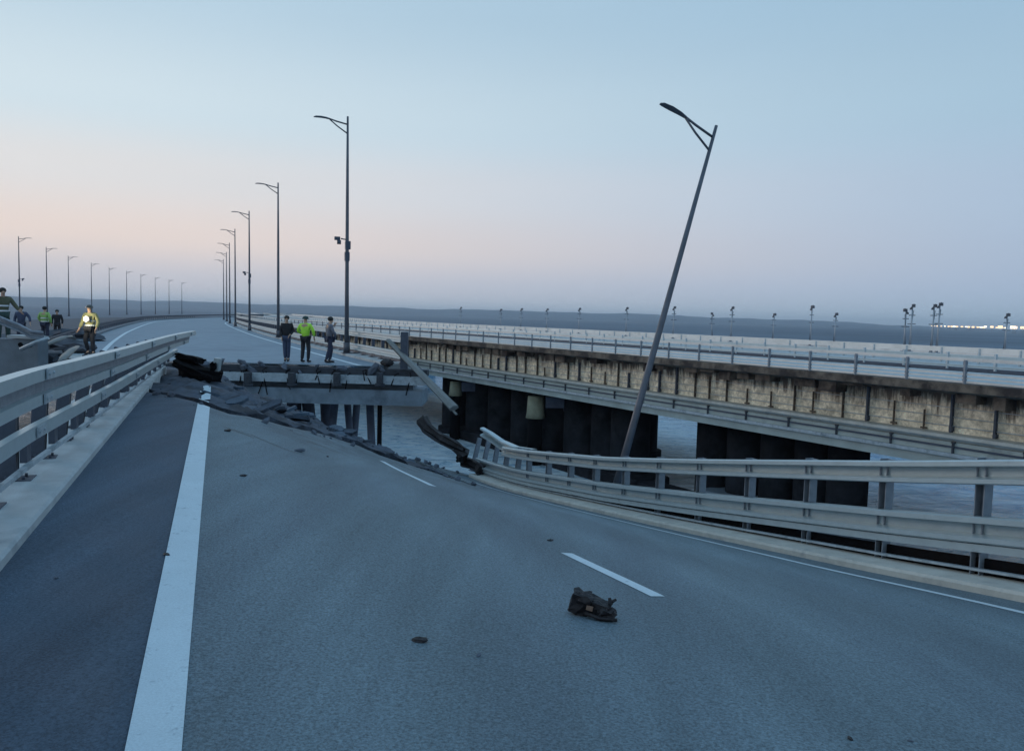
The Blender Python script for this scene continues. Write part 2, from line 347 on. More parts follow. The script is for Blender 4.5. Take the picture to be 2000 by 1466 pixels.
# ------------------------------------------------------------------ near road: slumped deck
CR = [(240, 752), (295, 767), (368, 781), (440, 806), (500, 817), (560, 833), (640, 850), (700, 870), (745, 890), (800, 908), (860, 926), (915, 945)]
crk = [hit(*p) for p in CR]
cs = [c[0] for c in crk]; ct = [c[1] for c in crk]
order = np.argsort(cs); cs = np.array(cs)[order]; ct = np.array(ct)[order]
def crack_t(s): return float(np.interp(s, cs, ct))
EDGE = [(352, 712), (425, 722), (455, 742), (500, 764), (560, 788), (600, 806), (660, 832), (700, 850), (750, 876), (820, 900), (900, 922), (960, 938)]
ed = [hit(*p) for p in EDGE]; es_ = np.array([c[0] for c in ed]); et = np.array([c[1] for c in ed]); o_ = np.argsort(es_); es_, et = es_[o_], et[o_]
def edge_t(s): return float(np.interp(s, es_, et))
print('crack', [(round(a, 1), round(b_, 1)) for a, b_ in zip(cs, ct)]); print('edge', [(round(a, 1), round(b_, 1)) for a, b_ in zip(es_, et)])
rj = random.Random(3)
def sheet(name, s0, s1, t0f, t1f, m, thick=.0, h=0.0, ns=None, ntt=60, jag=0.0, hf=None, jag0=0.0, m2=None):
    ns = ns or max(2, int((s1-s0)/.16)); bm = bmesh.new(); g = []
    for i in range(ns+1):
        s = s0 + (s1-s0)*i/ns; a, b_ = t0f(s), t1f(s)
        b_ += jag*(rj.random()-.5)*2; a += jag0*(rj.random()-.5)*2
        g.append([bm.verts.new(D(s, a+(b_-a)*j/ntt, h + (hf(s, a+(b_-a)*j/ntt) if hf else 0))) for j in range(ntt+1)])
    def faces(gg):
        for i in range(ns):
            for j in range(ntt):
                f = bm.faces.new((gg[i][j], gg[i+1][j], gg[i+1][j+1], gg[i][j+1])); f.smooth = True
    faces(g)
    if thick:
        g2 = [[bm.verts.new(v.co - Vector((0, 0, thick))) for v in r] for r in g]
        for i in range(ns):
            for j in range(ntt):
                bm.faces.new((g2[i][j], g2[i][j+1], g2[i+1][j+1], g2[i+1][j]))
        for i in range(ns):
            bm.faces.new((g[i][0], g2[i][0], g2[i+1][0], g[i+1][0])).material_index = 1 if m2 else 0; bm.faces.new((g[i][-1], g[i+1][-1], g2[i+1][-1], g2[i][-1]))
        for j in range(ntt):
            bm.faces.new((g[0][j], g[0][j+1], g2[0][j+1], g2[0][j])); bm.faces.new((g[-1][j], g2[-1][j], g2[-1][j+1], g[-1][j+1]))
    bmesh.ops.recalc_face_normals(bm, faces=bm.faces[:])
    me = bpy.data.meshes.new(name); bm.to_mesh(me); bm.free()
    return link(name, me, [m, m2] if m2 else m)
T0 = lambda s: -6.0
R_END = lambda s: crack_t(s) - .02 if s < 5.6 else min(edge_t(s), 21)
tag(sheet('road', -.05, 9.25, T0, R_END, m_asph, .45, 0, jag=.07), 'blue-grey asphalt of the near slumped carriageway', kind='structure')
tag(sheet('road_shoulder', -2.1, -.05, T0, lambda s: crack_t(s)-.02, m_asph_sh, .45, 0, jag=.05), 'dark asphalt shoulder left of the wide white line', kind='structure')
def brk(s, t):
    u = (t-crack_t(s))
    return .055 - .14*min(1, u/2.5) + .05*math.sin(s*3.1+t*2.3) + .03*math.sin(s*7+t*5) + .02*math.sin(s*17+t*13)
o = sheet('broken_deck_slab', -2.1, 5.6, lambda s: crack_t(s)+.5, lambda s: max(edge_t(s), crack_t(s)+.35), m_asph_brk, .42, 0, ntt=26, jag=.45, jag0=.10, hf=brk, m2=m_dark)  # near faces coloured black for the shade inside the fissure
tag(o, 'cracked dark slab of road beyond the long fissure, hanging over the water', 'slab')
# concrete core at the break, coloured near black for shade in the gap
o = sheet('deck_girder', -1.9, 8.6, lambda s: 0.0, lambda s: (max(edge_t(s), crack_t(s)+.35) if s < 5.6 else min(edge_t(s), 21)) - .5, m_pier, .9, -.47, ntt=20)
tag(o, 'dark concrete girder under the near slumped road deck', 'girder')

# markings
tag(sheet('lane_marking', -.105, .105, lambda s: -5, lambda s: crack_t(s)-.05, m_line, 0, .004, ns=2, ntt=60), 'wide solid white line left of the lanes', kind='structure')
_c0 = crack_t(0)
for (ua, ub, sa, sb_) in ((.62, 1.1, -.10, .08), (1.3, 1.75, -.07, .10), (1.95, 2.5, -.10, .05), (2.8, 3.3, -.05, .10), (3.6, 4.4, -.08, .09)):
    tag(sheet('lane_marking', sa, sb_, lambda s: _c0+ua, lambda s: _c0+ub, m_line, 0, .012, ns=2, ntt=5, hf=brk, jag=.12, jag0=.1), 'flaked piece of the white line on the cracked slab', kind='structure')
s1, t1 = hit(1285, 1165); s2, t2 = hit(1100, 1080); s3, t3 = hit(860, 952); s4, t4 = hit(745, 900)
print('dash', s1, t1, s2, t2, s3, t3, s4, t4)
for (ta, tb, lab) in ((t1, t2, 'short white dash beside the scorched metal piece'), (t3, t4, 'far white dash near the broken deck edge'), (-5.5, -3.6, 'white dash behind')):
    if ta < -1: continue
    tag(sheet('lane_marking', s1-.06, s1+.06, lambda s: ta, lambda s: tb, m_line, 0, .004, ns=2, ntt=12), lab, kind='structure')
tag(sheet('lane_marking', 6.55, 6.65, lambda s: -5, lambda s: 16.5, m_line, 0, .004, ns=2, ntt=80), 'thin solid white line along the right barrier', kind='structure')

rc = random.Random(21)
def crack(s_, t_, ang, ln, wd):
    pts = []; k = max(4, int(ln/.16))
    for i in range(k+1):
        pts.append((s_, t_)); ang += rc.uniform(-.45, .45); s_ += math.cos(ang)*ln/k; t_ += math.sin(ang)*ln/k
    bm = bmesh.new(); L_ = []
    for i, (a_, b_) in enumerate(pts):
        w_ = wd*(1 - abs(2*i/k-1))*rc.uniform(.6, 1.3) + .002
        L_.append((bm.verts.new(D(a_, b_-w_, .003)), bm.verts.new(D(a_, b_+w_, .003))))
    for a_, b_ in zip(L_, L_[1:]): bm.faces.new((a_[0], b_[0], b_[1], a_[1]))
    bmesh.ops.recalc_face_normals(bm, faces=bm.faces[:]); me = bpy.data.meshes.new('road_crack'); bm.to_mesh(me); bm.free()
    tag(link('road_crack', me, m_char), 'thin dark crack in the asphalt before the fissure', kind='structure')
for i in range(16):
    s_ = rc.uniform(-.6, 4.8); crack(s_, crack_t(s_) - rc.uniform(.3, 2.6), rc.uniform(-.6, .3) if i % 3 else -1.2, rc.uniform(.8, 2.4), rc.uniform(.012, .03))
# curbs
def line_s(s, ta, tb, h=0.0, st=.4):
    k = max(2, int(abs(tb-ta)/st)); return [D(s, ta+(tb-ta)*i/k, h) for i in range(k+1)]
tl_end = 20.6
def LS(t, h): return max(0, t-5)*(.012 + .052*h/1.1)
def DL(s, t, h=0.0, hs=None): return D(s + LS(t, h if hs is None else hs), t, h - .05*max(0, min(1, (t-4)/6)) * (h > .3))
def line_l(s, ta, tb, h=0.0, st=.4):
    k = max(2, int(abs(tb-ta)/st)); return [D(s + (LS(ta+(tb-ta)*i/k, h) if h else 0), ta+(tb-ta)*i/k, 0) for i in range(k+1)]
o = MB().sweep(line_l(-1.08, -6, tl_end-.3), [(0, -.2), (0, .06), (-.02, .085), (-.98, .085), (-1.0, .06), (-1.0, -.6)]).build('curb', m_conc)
tag(o, 'pale concrete curb strip under the left guardrail', 'curb')
o = MB().sweep(line_s(7.12, -6, 18.6), [(0, -.2), (0, .06), (.02, .09), (.80, .09), (.82, .06), (.82, -.2)]).build('curb', m_curb)
tag(o, 'beige concrete curb strip under the right guardrail', 'curb')
# small bright drain joints / asphalt seam stay as geometry-free surface pattern

# ------------------------------------------------------------------ guardrails
def post_mesh(h, w_=.11, d_=.09, dn=0):
    m = MB()
    m.box((0, 0, h/2), (.012, d_, h)); m.box((-w_/2+.02, d_/2, h/2), (w_*.9, .012, h)); m.box((-w_/2+.02, -d_/2, h/2), (w_*.9, .012, h))
    m.box((0, 0, .012), (w_*1.9, d_*2.2, .024))
    for x in (-.07, .07):
        for y in (-.065, .065): m.tube([(x, y, .02), (x, y, .055)], .014, 6)
    return m.mesh('post')
# left guardrail
gl = empty('guardrail', D(-1.45, 4), label='pale steel guardrail on the left curb, running into the distance beside the white line', cat='guardrail', group='guardrails of the near broken road')
lb = lambda h, ta=-6, tb=None, s=-1.42: [p - gl.location - Vector((0, 0, .05*max(0, min(1, (p.y-6)/6)))) for p in line_l(s, ta, (tb or tl_end-.2), h)]
MB().sweep(lb(1.08), rect(.0, .13, 1.03, 1.14)).build('top_rail', m_galv, gl)
MB().sweep(lb(.97), rect(.01, .04, .90, 1.03)).build('web_plate', m_midp, gl)
MB().sweep(lb(.85), rect(.0, .11, .80, .90)).build('second_rail', m_galv, gl)
MB().sweep(lb(.54), rect(-.03, .05, .47, .60)).build('middle_rail', m_galv, gl)
MB().sweep(lb(.25), rect(.0, .045, .235, .275)).build('lower_rail', m_galv_b, gl)
pm = post_mesh(.98, .15, .12); sb = MB().box((.0, 0, 0), (.06, .17, .20)).mesh('spacer')
t = -5.1; ang = A0
while t < tl_end-.4:
    q = link('post', pm, m_post, gl) if t < -5 else None
    if q is None: q = first.copy(); C.objects.link(q)
    else: first = q
    q.location = DL(-1.53, t, .085) - gl.location; q.rotation_euler = Euler((0, math.atan(max(0, t-5)*.048/1.1), ang))
    if t < -5: z = link('spacer', sb, m_post, gl); fs = z
    else: z = fs.copy(); C.objects.link(z)
    z.location = DL(-1.50, t, .37) - gl.location + Vector((.045*RN[0], .045*RN[1], 0)); z.rotation_euler.z = ang
    t += 1.14
spm = MB().box((0, 0, 0), (.014, .34, .095)).tube([(.0, .1, 0), (.02, .1, 0)], .016, 6).tube([(.0, -.1, 0), (.02, -.1, 0)], .016, 6).mesh('splice_plate'); fsp = None
for t in np.arange(-1.5, tl_end-1, 3.42):
    for hh_, uu in ((1.085, .137), (.85, .117), (.535, .057)):
        if fsp is None: z = fsp = link('splice_plate', spm, m_galv_b, gl)
        else: z = fsp.copy(); C.objects.link(z)
        z.location = DL(-1.42, t, hh_) - gl.location + Vector((RN[0], RN[1], 0))*uu; z.rotation_euler.z = A0
# end cap hook at the torn end
e = DL(-1.42, tl_end-.2) - gl.location
MB().box(e + Vector((.05, .02, .62)), (.16, .05, .5), Euler((0, .15, A0)).to_matrix()).build('end_bracket', m_galv, gl)

# right guardrail: near part straight, then sagging over the edge
gr = empty('guardrail', D(7.55, 4), label='pale steel guardrail on the right curb, bending down at the collapsed edge', cat='guardrail', group='guardrails of the near broken road')
def rb(h, ta, tb, s=7.55): return [p - gr.location for p in line_s(s, ta, tb, h)]
TE = 18.9
lowp = [p + Vector((0, 0, .017*max(0, 10.8 - max(-6 + (TE+6)*i/(len(rb(0, -6, TE))-1), 0)))) for i, p in enumerate(rb(0, -6, TE))]
MB().sweep(lowp, wprof(.33, .60, -1, .14)).build('lower_beam', m_galv, gr)
MB().sweep(lowp, rect(-.10, -.02, .235, .315)).build('bottom_rail', m_galv, gr)
MB().sweep(rb(0, -6, TE), rect(-.06, .0, .175, .20)).build('thin_rail', m_galv_b, gr)
MB().sweep(rb(0, -6, TE), rect(.03, .06, .09, .30)).build('gap_strip', m_dark, gr)  # black strip added for the shaded gap under the beam
def topz(t):      # top beam sinks a little towards the break
    return 0.0
def RH(t): return .024*max(0, 10.8-max(t, 0))
tp = [p + Vector((0, 0, RH(-6 + 23.0*i/57))) for i, p in enumerate(rb(0, -6, 17.0))]
pe = [P(1040, 886, 20.3), P(1012, 880, 21.0), P(985, 868, 21.6), P(962, 852, 22.0), P(944, 842, 22.2)]
last = tp[-1] + Vector((0, 0, .95))
tip = [Vector(p) - gr.location - Vector((0, 0, 1.0)) for p in pe]
print('rail end', last + gr.location, pe[0])
MB().sweep(tp + tip, wprof(.87, 1.12, -1, .15)).build('top_beam', m_galv, gr)
MB().sweep([p + Vector((.10, .04, 0)) for p in tp] + tip[:3], rect(0, .07, 1.02, 1.10)).build('rear_rail', m_galv_b, gr)
pm2 = post_mesh(1.05, .13, .10); t = -5.0; k = 0
while t < TE + 1.5:
    if k == 0: q = link('post', pm2, m_midp, gr); fp = q
    else: q = fp.copy(); C.objects.link(q)
    q.scale = (1, 1, 1 + RH(t)/1.05)
    q.location = D(7.62, t, .09) - gr.location; q.rotation_euler.z = A0
    if t > 15: q.rotation_euler = (random.uniform(-.05, .05), .10 + .03*(t-15), A0)
    k += 1; t += 1.25 if t < 14 else .95
# fallen kinked strip trailing past the edge
tw = [D(7.45, TE-.6, .3), D(7.2, TE+.6, .42), P(905, 885, 23.0), P(868, 858, 23.3), P(835, 832, 23.6), P(806, 812, 23.9)]
m = MB(); rr = []
pts = resample(tw, .35)
kk = random.Random(9)
pts = [p + Vector((kk.uniform(-.07, .07), kk.uniform(-.05, .05), kk.uniform(-.07, .07))) for p in pts]
m.tube(pts, [.17 + kk.uniform(-.05, .06) for p in pts], 6, flat=.9)
m.tube([p + Vector((.04, -.16, .15)) for p in pts], [.035 + kk.uniform(0, .04) for p in pts], 4, flat=.5)
m.tube([p + Vector((-.10, -.14, -.08)) for p in pts], [.03 + kk.uniform(0, .05) for p in pts], 4, flat=.6)
for f_ in m.bm.faces: f_.smooth = False
o = m.build('twisted_beam', m_char); tag(o, 'charred mangled beam sticking up over the water from the right guardrail end', 'beam')

# ------------------------------------------------------------------ far road beyond the gap
RE = [(-4.6, 29.3), (-13.2, 48), (-21.5, 67), (-35.0, 100), (-41.6, 118), (-47.5, 140), (-52.5, 162), (-59, 200), (-66, 260)]
def smooth_path(pl, z, step=2.5):
    xs = np.array([p[0] for p in pl]); ys = np.array([p[1] for p in pl]); Y = np.arange(ys[0], ys[-1], step)
    X = [_cub(list(ys), list(xs), y) for y in Y]; return [Vector((x, y, z)) for x, y in zip(X, Y)]
ZF = EYE - 1.95
re_ = smooth_path(RE, ZF); LW = 11.2
tag(MB().sweep(re_, rect(-LW, 0, -.02, 0), cut=29.2).build('road', m_asph_far), 'pale asphalt of the surviving carriageway beyond the gap', kind='structure')
tag(MB().sweep(offs(re_, -.95, .004), rect(-.09, .09, 0, .002), cut=29.25).build('lane_marking', m_line), 'white line on the right side of the far road', kind='structure')
tag(MB().sweep(offs(re_, -LW+1.4, .004), rect(-.1, .1, 0, .002), cut=29.25).build('lane_marking', m_line), 'curved white line on the left side of the far road', kind='structure')
tag(MB().sweep(offs(re_, .02), rect(0, 1.1, -.35, .10), cut=29.2).build('curb', m_conc), 'pale concrete curb on the right side of the far road', 'curb')
tag(MB().sweep(offs(re_, -LW-.02), rect(-.8, 0, -.35, .12), cut=29.2).build('curb', m_conc_d), 'dark concrete curb on the left side of the far road', 'curb')
fs_ = empty('bridge_span', (re_[0].x, re_[0].y, ZF), label='surviving bridge span beyond the gap, its cut end facing the water', cat='bridge span')
off = fs_.location.copy()
def rel(pts, o=off): return [Vector(p) - o for p in pts]
MB().sweep(rel(offs(re_, 0, -.03)), rect(-LW-.8, .9, -.30, -.0), cut=29.2).build('deck_slab', m_conc_d, fs_)
MB().sweep(rel(offs(re_[:], -LW/2, -.45)), rect(-LW/2+.8, LW/2-.8, -.75, 0), cut=30.6).build('girder', m_dark, fs_)
t = (re_[1]-re_[0]).normalized(); Rr = Vector((t.y, -t.x, 0))
# front beam, bearings and pier cap at the cut end (square to the line of sight rather than the road)
xa, xb = -14.6, -3.1
MB().box(((xa+xb)/2-off.x, 28.9-off.y, -.47), (xb-xa, .5, .30)).build('end_beam', m_galv_b, fs_)
MB().box(((xa+xb)/2-off.x, 29.25-off.y, -.20), (xb-xa, .6, .22)).build('end_diaphragm', m_midk, fs_)
bmsh = MB().box((0, 0, 0), (.20, .3, .38)).tube([(0, 0, -.3), (0, 0, -.2)], .18, 8).mesh('bearing'); fb = None
for px in (484, 570, 658, 742):
    if fb is None: q = fb = link('bearing', bmsh, m_midk, fs_)
    else: q = fb.copy(); C.objects.link(q)
    q.location = P(px, 738, 28.5) - off
pier = empty('bridge_pier', (-8.5, 30, 0), label='grey pier crossbeam on dark piles under the cut end of the far span', cat='pier')
MB().box((-.45, -.3, EYE-3.06), (11.4, 2.0, .55)).box((-.45, -.1, EYE-2.72), (10.6, 1.2, .16)).build('crossbeam', m_capc, pier)
for i, (px, lean, r) in enumerate([(520, .2, .3), (575, -.1, .3), (635, .3, .24), (655, -.5, .15), (677, .5, .14), (699, -.4, .15), (722, .3, .15), (600, .5, .25)]):
    a_ = P(px, 780, 30.4 + (i % 3)*1.3) - pier.location
    MB().tube([(a_.x, a_.y, EYE-3.3), (a_.x+lean, a_.y, -1.5)], r, 12).build('pile', m_pile, pier)
a_ = P(742, 785, 29.6) - pier.location
MB().tube([(a_.x, a_.y, EYE-3.2), (a_.x, a_.y, -.5)], .09, 8).build('drain_pipe', m_dark, pier)

# far right guardrail
gf = empty('guardrail', re_[0]+Vector((.6, 0, 0)), label='white two-band guardrail on the right edge of the far road, cut off at the gap', cat='guardrail')
off2 = gf.location.copy()
fr = rel(offs(re_, .55, .1), off2)
MB().sweep(fr, wprof(.78, 1.06, -1, .10)).build('top_beam', m_galv, gf)
MB().sweep(fr, wprof(.16, .46, -1, .10)).build('lower_beam', m_galv, gf)
MB().sweep(fr, rect(0, .05, .05, .12)).build('gap_strip', m_post, gf)
pp = resample(offs(re_, .62, .1), 1.5)[:100]; pm3 = MB().box((0, 0, .5), (.13, .11, 1.0)).box((0, 0, .02), (.3, .3, .04)).mesh('post')
for i, p in enumerate(pp):
    q = link('post', pm3, m_post, gf) if i == 0 else fq.copy()
    if i == 0: fq = q
    else: C.objects.link(q)
    q.location = p - off2; q.rotation_euler.z = .45
MB().box(Vector((.05, -.35, .62)), (.26, .22, 1.35)).build('end_post', m_post, gf)
# inner rail strips lying along the curb (cable duct covers)
gl2 = empty('guardrail', offs(re_, -LW-.3, .12)[3], label='low dark guardrail along the left edge of the far road', cat='guardrail')
off3 = gl2.location.copy(); fl = rel(offs(re_, -LW-.4, .12)[2:], off3)
MB().sweep(fl, wprof(.30, .55, 1, .08)).build('beam', m_post, gl2)
pp = resample(offs(re_, -LW-.45, .12)[2:], 2.0)[:70]; pm4 = MB().box((0, 0, .25), (.1, .1, .5)).mesh('post')
for i, p in enumerate(pp):
    q = link('post', pm4, m_post, gl2) if i == 0 else fq.copy()
    if i == 0: fq = q
    else: C.objects.link(q)
    q.location = p - off3

# hanging rail from the far guardrail end
hp = [P(758, 664, 29.3), P(892, 802, 27.2)]
hr = resample(hp, .5)
m = MB(); m.tube(hr, [.12 + .014*i for i in range(len(hr))], 6, flat=.55); m.tube([p + Vector((.10, -.1, -.2)) for p in hr], [.05 + .01*(i % 3) for i in range(len(hr))], 4, flat=.6)
for f_ in m.bm.faces: f_.smooth = False
tag(m.build('hanging_rail', m_tan), 'grey rail hanging down to the water from the cut guardrail of the far road', 'rail')

# ------------------------------------------------------------------ left carriageway
LD = [(-5.6, 2), (-7.6, 8.0), (-12.0, 20), (-17.6, 32), (-19.6, 36), (-33, 64), (-47, 97), (-54, 121), (-60.5, 154), (-68, 200)]
lp = smooth_path(LD, EYE-2.0, 2.0)
tag(MB().sweep(lp, rect(-12, -.2, -.4, 0)).build('road', m_asph_left), 'dark littered asphalt of the left carriageway', kind='structure')
# low ragged burnt pile on it
def rock(r, seed, sq=(1, 1, .6), sub=2):
    rr_ = random.Random(seed); bm = bmesh.new(); bmesh.ops.create_icosphere(bm, subdivisions=sub, radius=r)
    for v in bm.verts:
        v.co *= 1 + rr_.uniform(-.28, .22); v.co = Vector((v.co.x*sq[0], v.co.y*sq[1], v.co.z*sq[2]))
    bmesh.ops.recalc_face_normals(bm, faces=bm.faces[:])
    me = bpy.data.meshes.new('chunk'); bm.to_mesh(me); bm.free(); return me
for (px, py, Y, wd, h, lab) in [(120, 640, 44, 2.2, .5, 'dark heap of wreckage behind the green vested worker'), (45, 665, 34, 2.4, .5, 'dark heap of wreckage behind the broken barrier at far left'), (112, 672, 33, 1.4, .4, 'dark heap of wreckage left of the worker with the lamp')]:
    o = link('wreckage_heap', rock(1, int(px), (wd, 1.4, h), 3), m_asph_left); p = P(px, py, Y); o.location = (p.x, p.y, EYE-2.0+h*.3); tag(o, lab, 'wreckage')
# broken concrete barrier block with holes and its run toward the camera
bb = empty('concrete_barrier', P(52, 745, 20), label='broken dark concrete barrier block with two round holes at the left frame edge', cat='barrier'); bb.location.z = EYE-2.0
bl = bb.location
ex = P(84, 700, 20.0).x - bl.x
MB().box((ex-1.6, 0, .56), (3.2, .45, 1.12)).box((ex-1.6, .0, .1), (3.3, .75, .2)).build('block', m_conc_d, bb)
MB().box((ex-.36, -.02, 1.17), (.75, .5, .07), Euler((0, .03, 0)).to_matrix()).build('cap', m_conc, bb)
for dx in (-.42, -.18): MB().tube([(ex+dx, -.24, .98), (ex+dx, -.2, .98)], .06, 12).build('hole', m_dark, bb)
lt = [P(-30, 612, 19.4), P(10, 628, 19.4), P(40, 640, 19.5), P(62, 652, 19.5), P(86, 654, 19.6)]
tag(MB().sweep(lt, wprof(-.11, .09, 1, .08)).build('torn_rail', m_midp), 'pale torn guardrail strip lying on the broken concrete barrier at far left', 'rail')
tag(MB().tube([P(40, 682, 19), P(70, 668, 19), P(95, 660, 19)], [.05, .05, .04], 7).build('bent_bar', m_galv_b), 'thin bent bar leaning on the broken concrete barrier', 'bar')
c1 = [P(84, 676, 24), P(98, 670, 24.2), P(112, 664, 24.5), P(126, 658, 25), P(138, 657, 25.6), P(146, 662, 26)]
tag(MB().tube(c1, [.07, .12, .15, .12, .1, .05], 5, flat=.4).build('torn_sheeting', m_tan), 'tan bent piece of torn sheeting left of the worker with the lamp', 'debris')
c2 = [P(114, 712, 21), P(128, 695, 22), P(142, 682, 23), P(152, 676, 24)]
tag(MB().tube(c2, [.07, .13, .11, .06], 5, flat=.4).build('torn_sheeting', m_tan), 'pale crumpled sheeting low beside the feet of the worker with the lamp', 'debris')

# ------------------------------------------------------------------ parallel bridge on the right
US = math.radians(31.5)
def pline(Dd, z, Y0=4, bend=62, Y1=200):
    pts = []
    for Y in list(np.arange(Y0, bend, 2.0)): pts.append(Vector(((Dd - math.sin(US)*Y)/math.cos(US), Y, z)))
    x = pts[-1].x; Y = pts[-1].y; sl = -math.tan(US)
    while Y < Y1:
        Y += 3; sl += (-.36 - sl)*.12; x += sl*3; pts.append(Vector((x, Y, z)))
    return pts
pb = empty('bridge', pline(20, 0)[10], label='long parallel bridge with stained beige stiffened girder side and shade-brown overhang across the right', cat='bridge')
po = pb.location.copy()
e0 = pline(20, EYE-2.75)
rl = lambda pts: [p - po for p in pts]
MB().sweep(rl(e0), [(-.10, -.02), (-.10, .06), (.5, .06), (.5, -.10), (.04, -.12)]).build('lower_flange', m_curb, pb)
MB().sweep(rl(e0), rect(.0, .5, -.40, -.125)).build('fascia', m_fascia, pb)
MB().sweep(rl(e0), rect(-.06, .5, -.50, -.405)).build('service_pipe', m_galv_b, pb)
MB().sweep(rl(e0), rect(-.03, .0, -.27, -.22)).build('conduit', m_post, pb)
MB().sweep(rl(e0), rect(.04, .5, -.76, -.505)).build('lower_fascia', m_fascia, pb)
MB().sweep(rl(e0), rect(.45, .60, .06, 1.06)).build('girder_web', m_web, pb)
MB().sweep(rl(e0), rect(.41, .448, .22, .24)).sweep(rl(e0), rect(.40, .448, .46, .475)).sweep(rl(e0), rect(.42, .448, .70, .715)).build('stringer', m_galv_b, pb)
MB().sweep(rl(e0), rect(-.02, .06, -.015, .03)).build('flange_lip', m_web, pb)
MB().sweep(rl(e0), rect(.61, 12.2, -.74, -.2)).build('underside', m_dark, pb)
MB().sweep(rl(e0), [(-.55, 1.20), (-.55, 1.40), (.6, 1.40), (.6, 1.065), (.30, 1.065)]).build('deck_overhang', m_rust_shade, pb)  # brown stands for the shade under the cantilever, put into the colour
MB().sweep(rl(e0), rect(.6, 12.9, 1.12, 1.40)).build('deck', m_conc, pb)
# vertical stiffeners on the web
sp_ = resample(offs(e0, .40, 0), .86)[10:109]; stm = [MB().box((0, 0, .56), (.018, .10, 1.0)).mesh('stiffener'), MB().box((0, 0, .56), (.05, .12, 1.0)).box((-.02, 0, .16), (.08, .16, .12)).mesh('stiffener'), MB().box((0, 0, .40), (.02, .07, .66)).box((0, -.02, .12), (.16, .1, .05)).mesh('stiffener')]
stm[1].materials.append(m_post); stm[2].materials.append(m_rust_shade); rs = random.Random(4)
for i, p in enumerate(sp_):
    q = link('stiffener', stm[0], m_rust_shade, pb) if i == 0 else fq.copy()
    if i == 0: fq = q
    else: C.objects.link(q); q.data = stm[rs.choice((0, 0, 1, 2))]
    q.location = p - po + Vector((-.52, .85, 0))*rs.uniform(-.14, .14); q.rotation_euler.z = math.pi/2 + US; q.scale.z = rs.choice((1, 1, .8, .62))
# bracket stubs and small fittings in the shadow under the overhang: ragged row
m = MB()
for p in resample(offs(e0, .1, 0), .8)[1:150]:
    if rs.random() < .8:
        hh = rs.uniform(.05, .34); m.box(p - po + Vector((0, 0, 1.14-hh/2)), (rs.uniform(.2, .75), .5, hh), Euler((0, 0, math.pi/2+US)).to_matrix())
m.build('overhang_bracket', m_rust_shade, pb)['kind'] = 'stuff'
hg = MB().box((0, 0, 0), (.05, .04, .34)).box((0, -.02, .17), (.10, .06, .04)).mesh('hanger'); fq = None
for p in resample(offs(e0, -.03, -.30), 1.7)[2:90]:
    q = link('hanger', hg, m_midk, pb) if fq is None else fq.copy()
    if fq is None: fq = q
    else: C.objects.link(q)
    q.location = p - po; q.rotation_euler.z = math.pi/2+US
def bridge_rail(Dd, lab, hs, zb=EYE-1.35):
    g_ = empty('guardrail', pline(Dd, zb)[8], label=lab, cat='guardrail'); o0 = g_.location.copy(); pl_ = [p - o0 for p in pline(Dd, zb)]
    for (h0, h1, nm_, mt) in hs: MB().sweep(pl_, rect(-.03, .04, h0, h1)).build(nm_, mt, g_)
    ppm = MB().box((0, 0, .30), (.06, .10, .58)).mesh('post'); f_ = None
    for p in resample([q + Vector((-.02, 0, 0)) for q in pl_], 1.5)[1:98]:
        if f_ is None: q = f_ = link('post', ppm, m_midp if Dd < 20 else m_galv_b, g_)
        else: q = f_.copy(); C.objects.link(q)
        q.location = p
    return g_
bridge_rail(19.55, 'pale guardrail standing on the near edge above the brown overhang of the beige girder bridge', [(.03, .08, 'kick_rail', m_pale), (.13, .165, 'low_rail', m_pale), (.22, .27, 'mid_rail', m_pale), (.31, .36, 'dark_gap_strip', m_post), (.42, .47, 'middle_rail', m_galv), (.56, .64, 'top_rail', m_pale)])  # one dark strip added to deepen the dark gap between the pale rails
bridge_rail(31.6, 'pale guardrail on the far edge of the beige girder bridge', [(.05, .20, 'lower_rail', m_galv_b), (.42, .62, 'top_rail', m_pale)])
bridge_rail(25.5, 'low median guardrail in the middle of the beige girder bridge', [(.04, .12, 'lower_rail', m_post), (.36, .52, 'top_rail', m_galv)])
# piers, and black walls added for the deep shade under the bridge
def slab_between(px0, px1, Da, Db, z0, z1, name, m, lab, cat, top=None):
    def gp_(px, Dd):
        k = (px-1000)/F; Y = Dd/(math.cos(US)*k + math.sin(US)); return k*Y, Y
    a = gp_(px0, Da); b_ = gp_(px1, Da); n_ = Vector((math.cos(US), math.sin(US), 0))*(Db-Da)
    bm = bmesh.new(); base = [Vector((*a, 0)), Vector((*b_, 0)), Vector((*b_, 0))+n_, Vector((*a, 0))+n_]
    v0 = [bm.verts.new(p + Vector((0, 0, z0))) for p in base]; v1 = [bm.verts.new(p + Vector((0, 0, z1))) for p in base]
    bm.faces.new(v0); bm.faces.new(v1)
    for i in range(4): bm.faces.new((v0[i], v0[(i+1) % 4], v1[(i+1) % 4], v1[i]))
    bmesh.ops.recalc_face_normals(bm, faces=bm.faces[:]); bmesh.ops.bevel(bm, geom=bm.edges[:], offset=.08, segments=1, affect='EDGES')
    me = bpy.data.meshes.new(name); bm.to_mesh(me); bm.free(); o = link(name, me, m)
    o_ = Vector(((a[0]+b_[0])/2, (a[1]+b_[1])/2, 0)); return tag(o, lab, cat), a, b_
w1, a1, b1 = slab_between(965, 1225, 24.2, 24.8, -2, EYE-3.52, 'bridge_pier', m_pier, 'black wall added for the deep shade under the parallel bridge, left of the leaning lamp post', 'pier')
w2, a2_, b2 = slab_between(1415, 1540, 24.2, 24.8, -2, EYE-3.52, 'bridge_pier', m_pier, 'black wall added for the deep shade under the parallel bridge, right of the patch of water', 'pier')
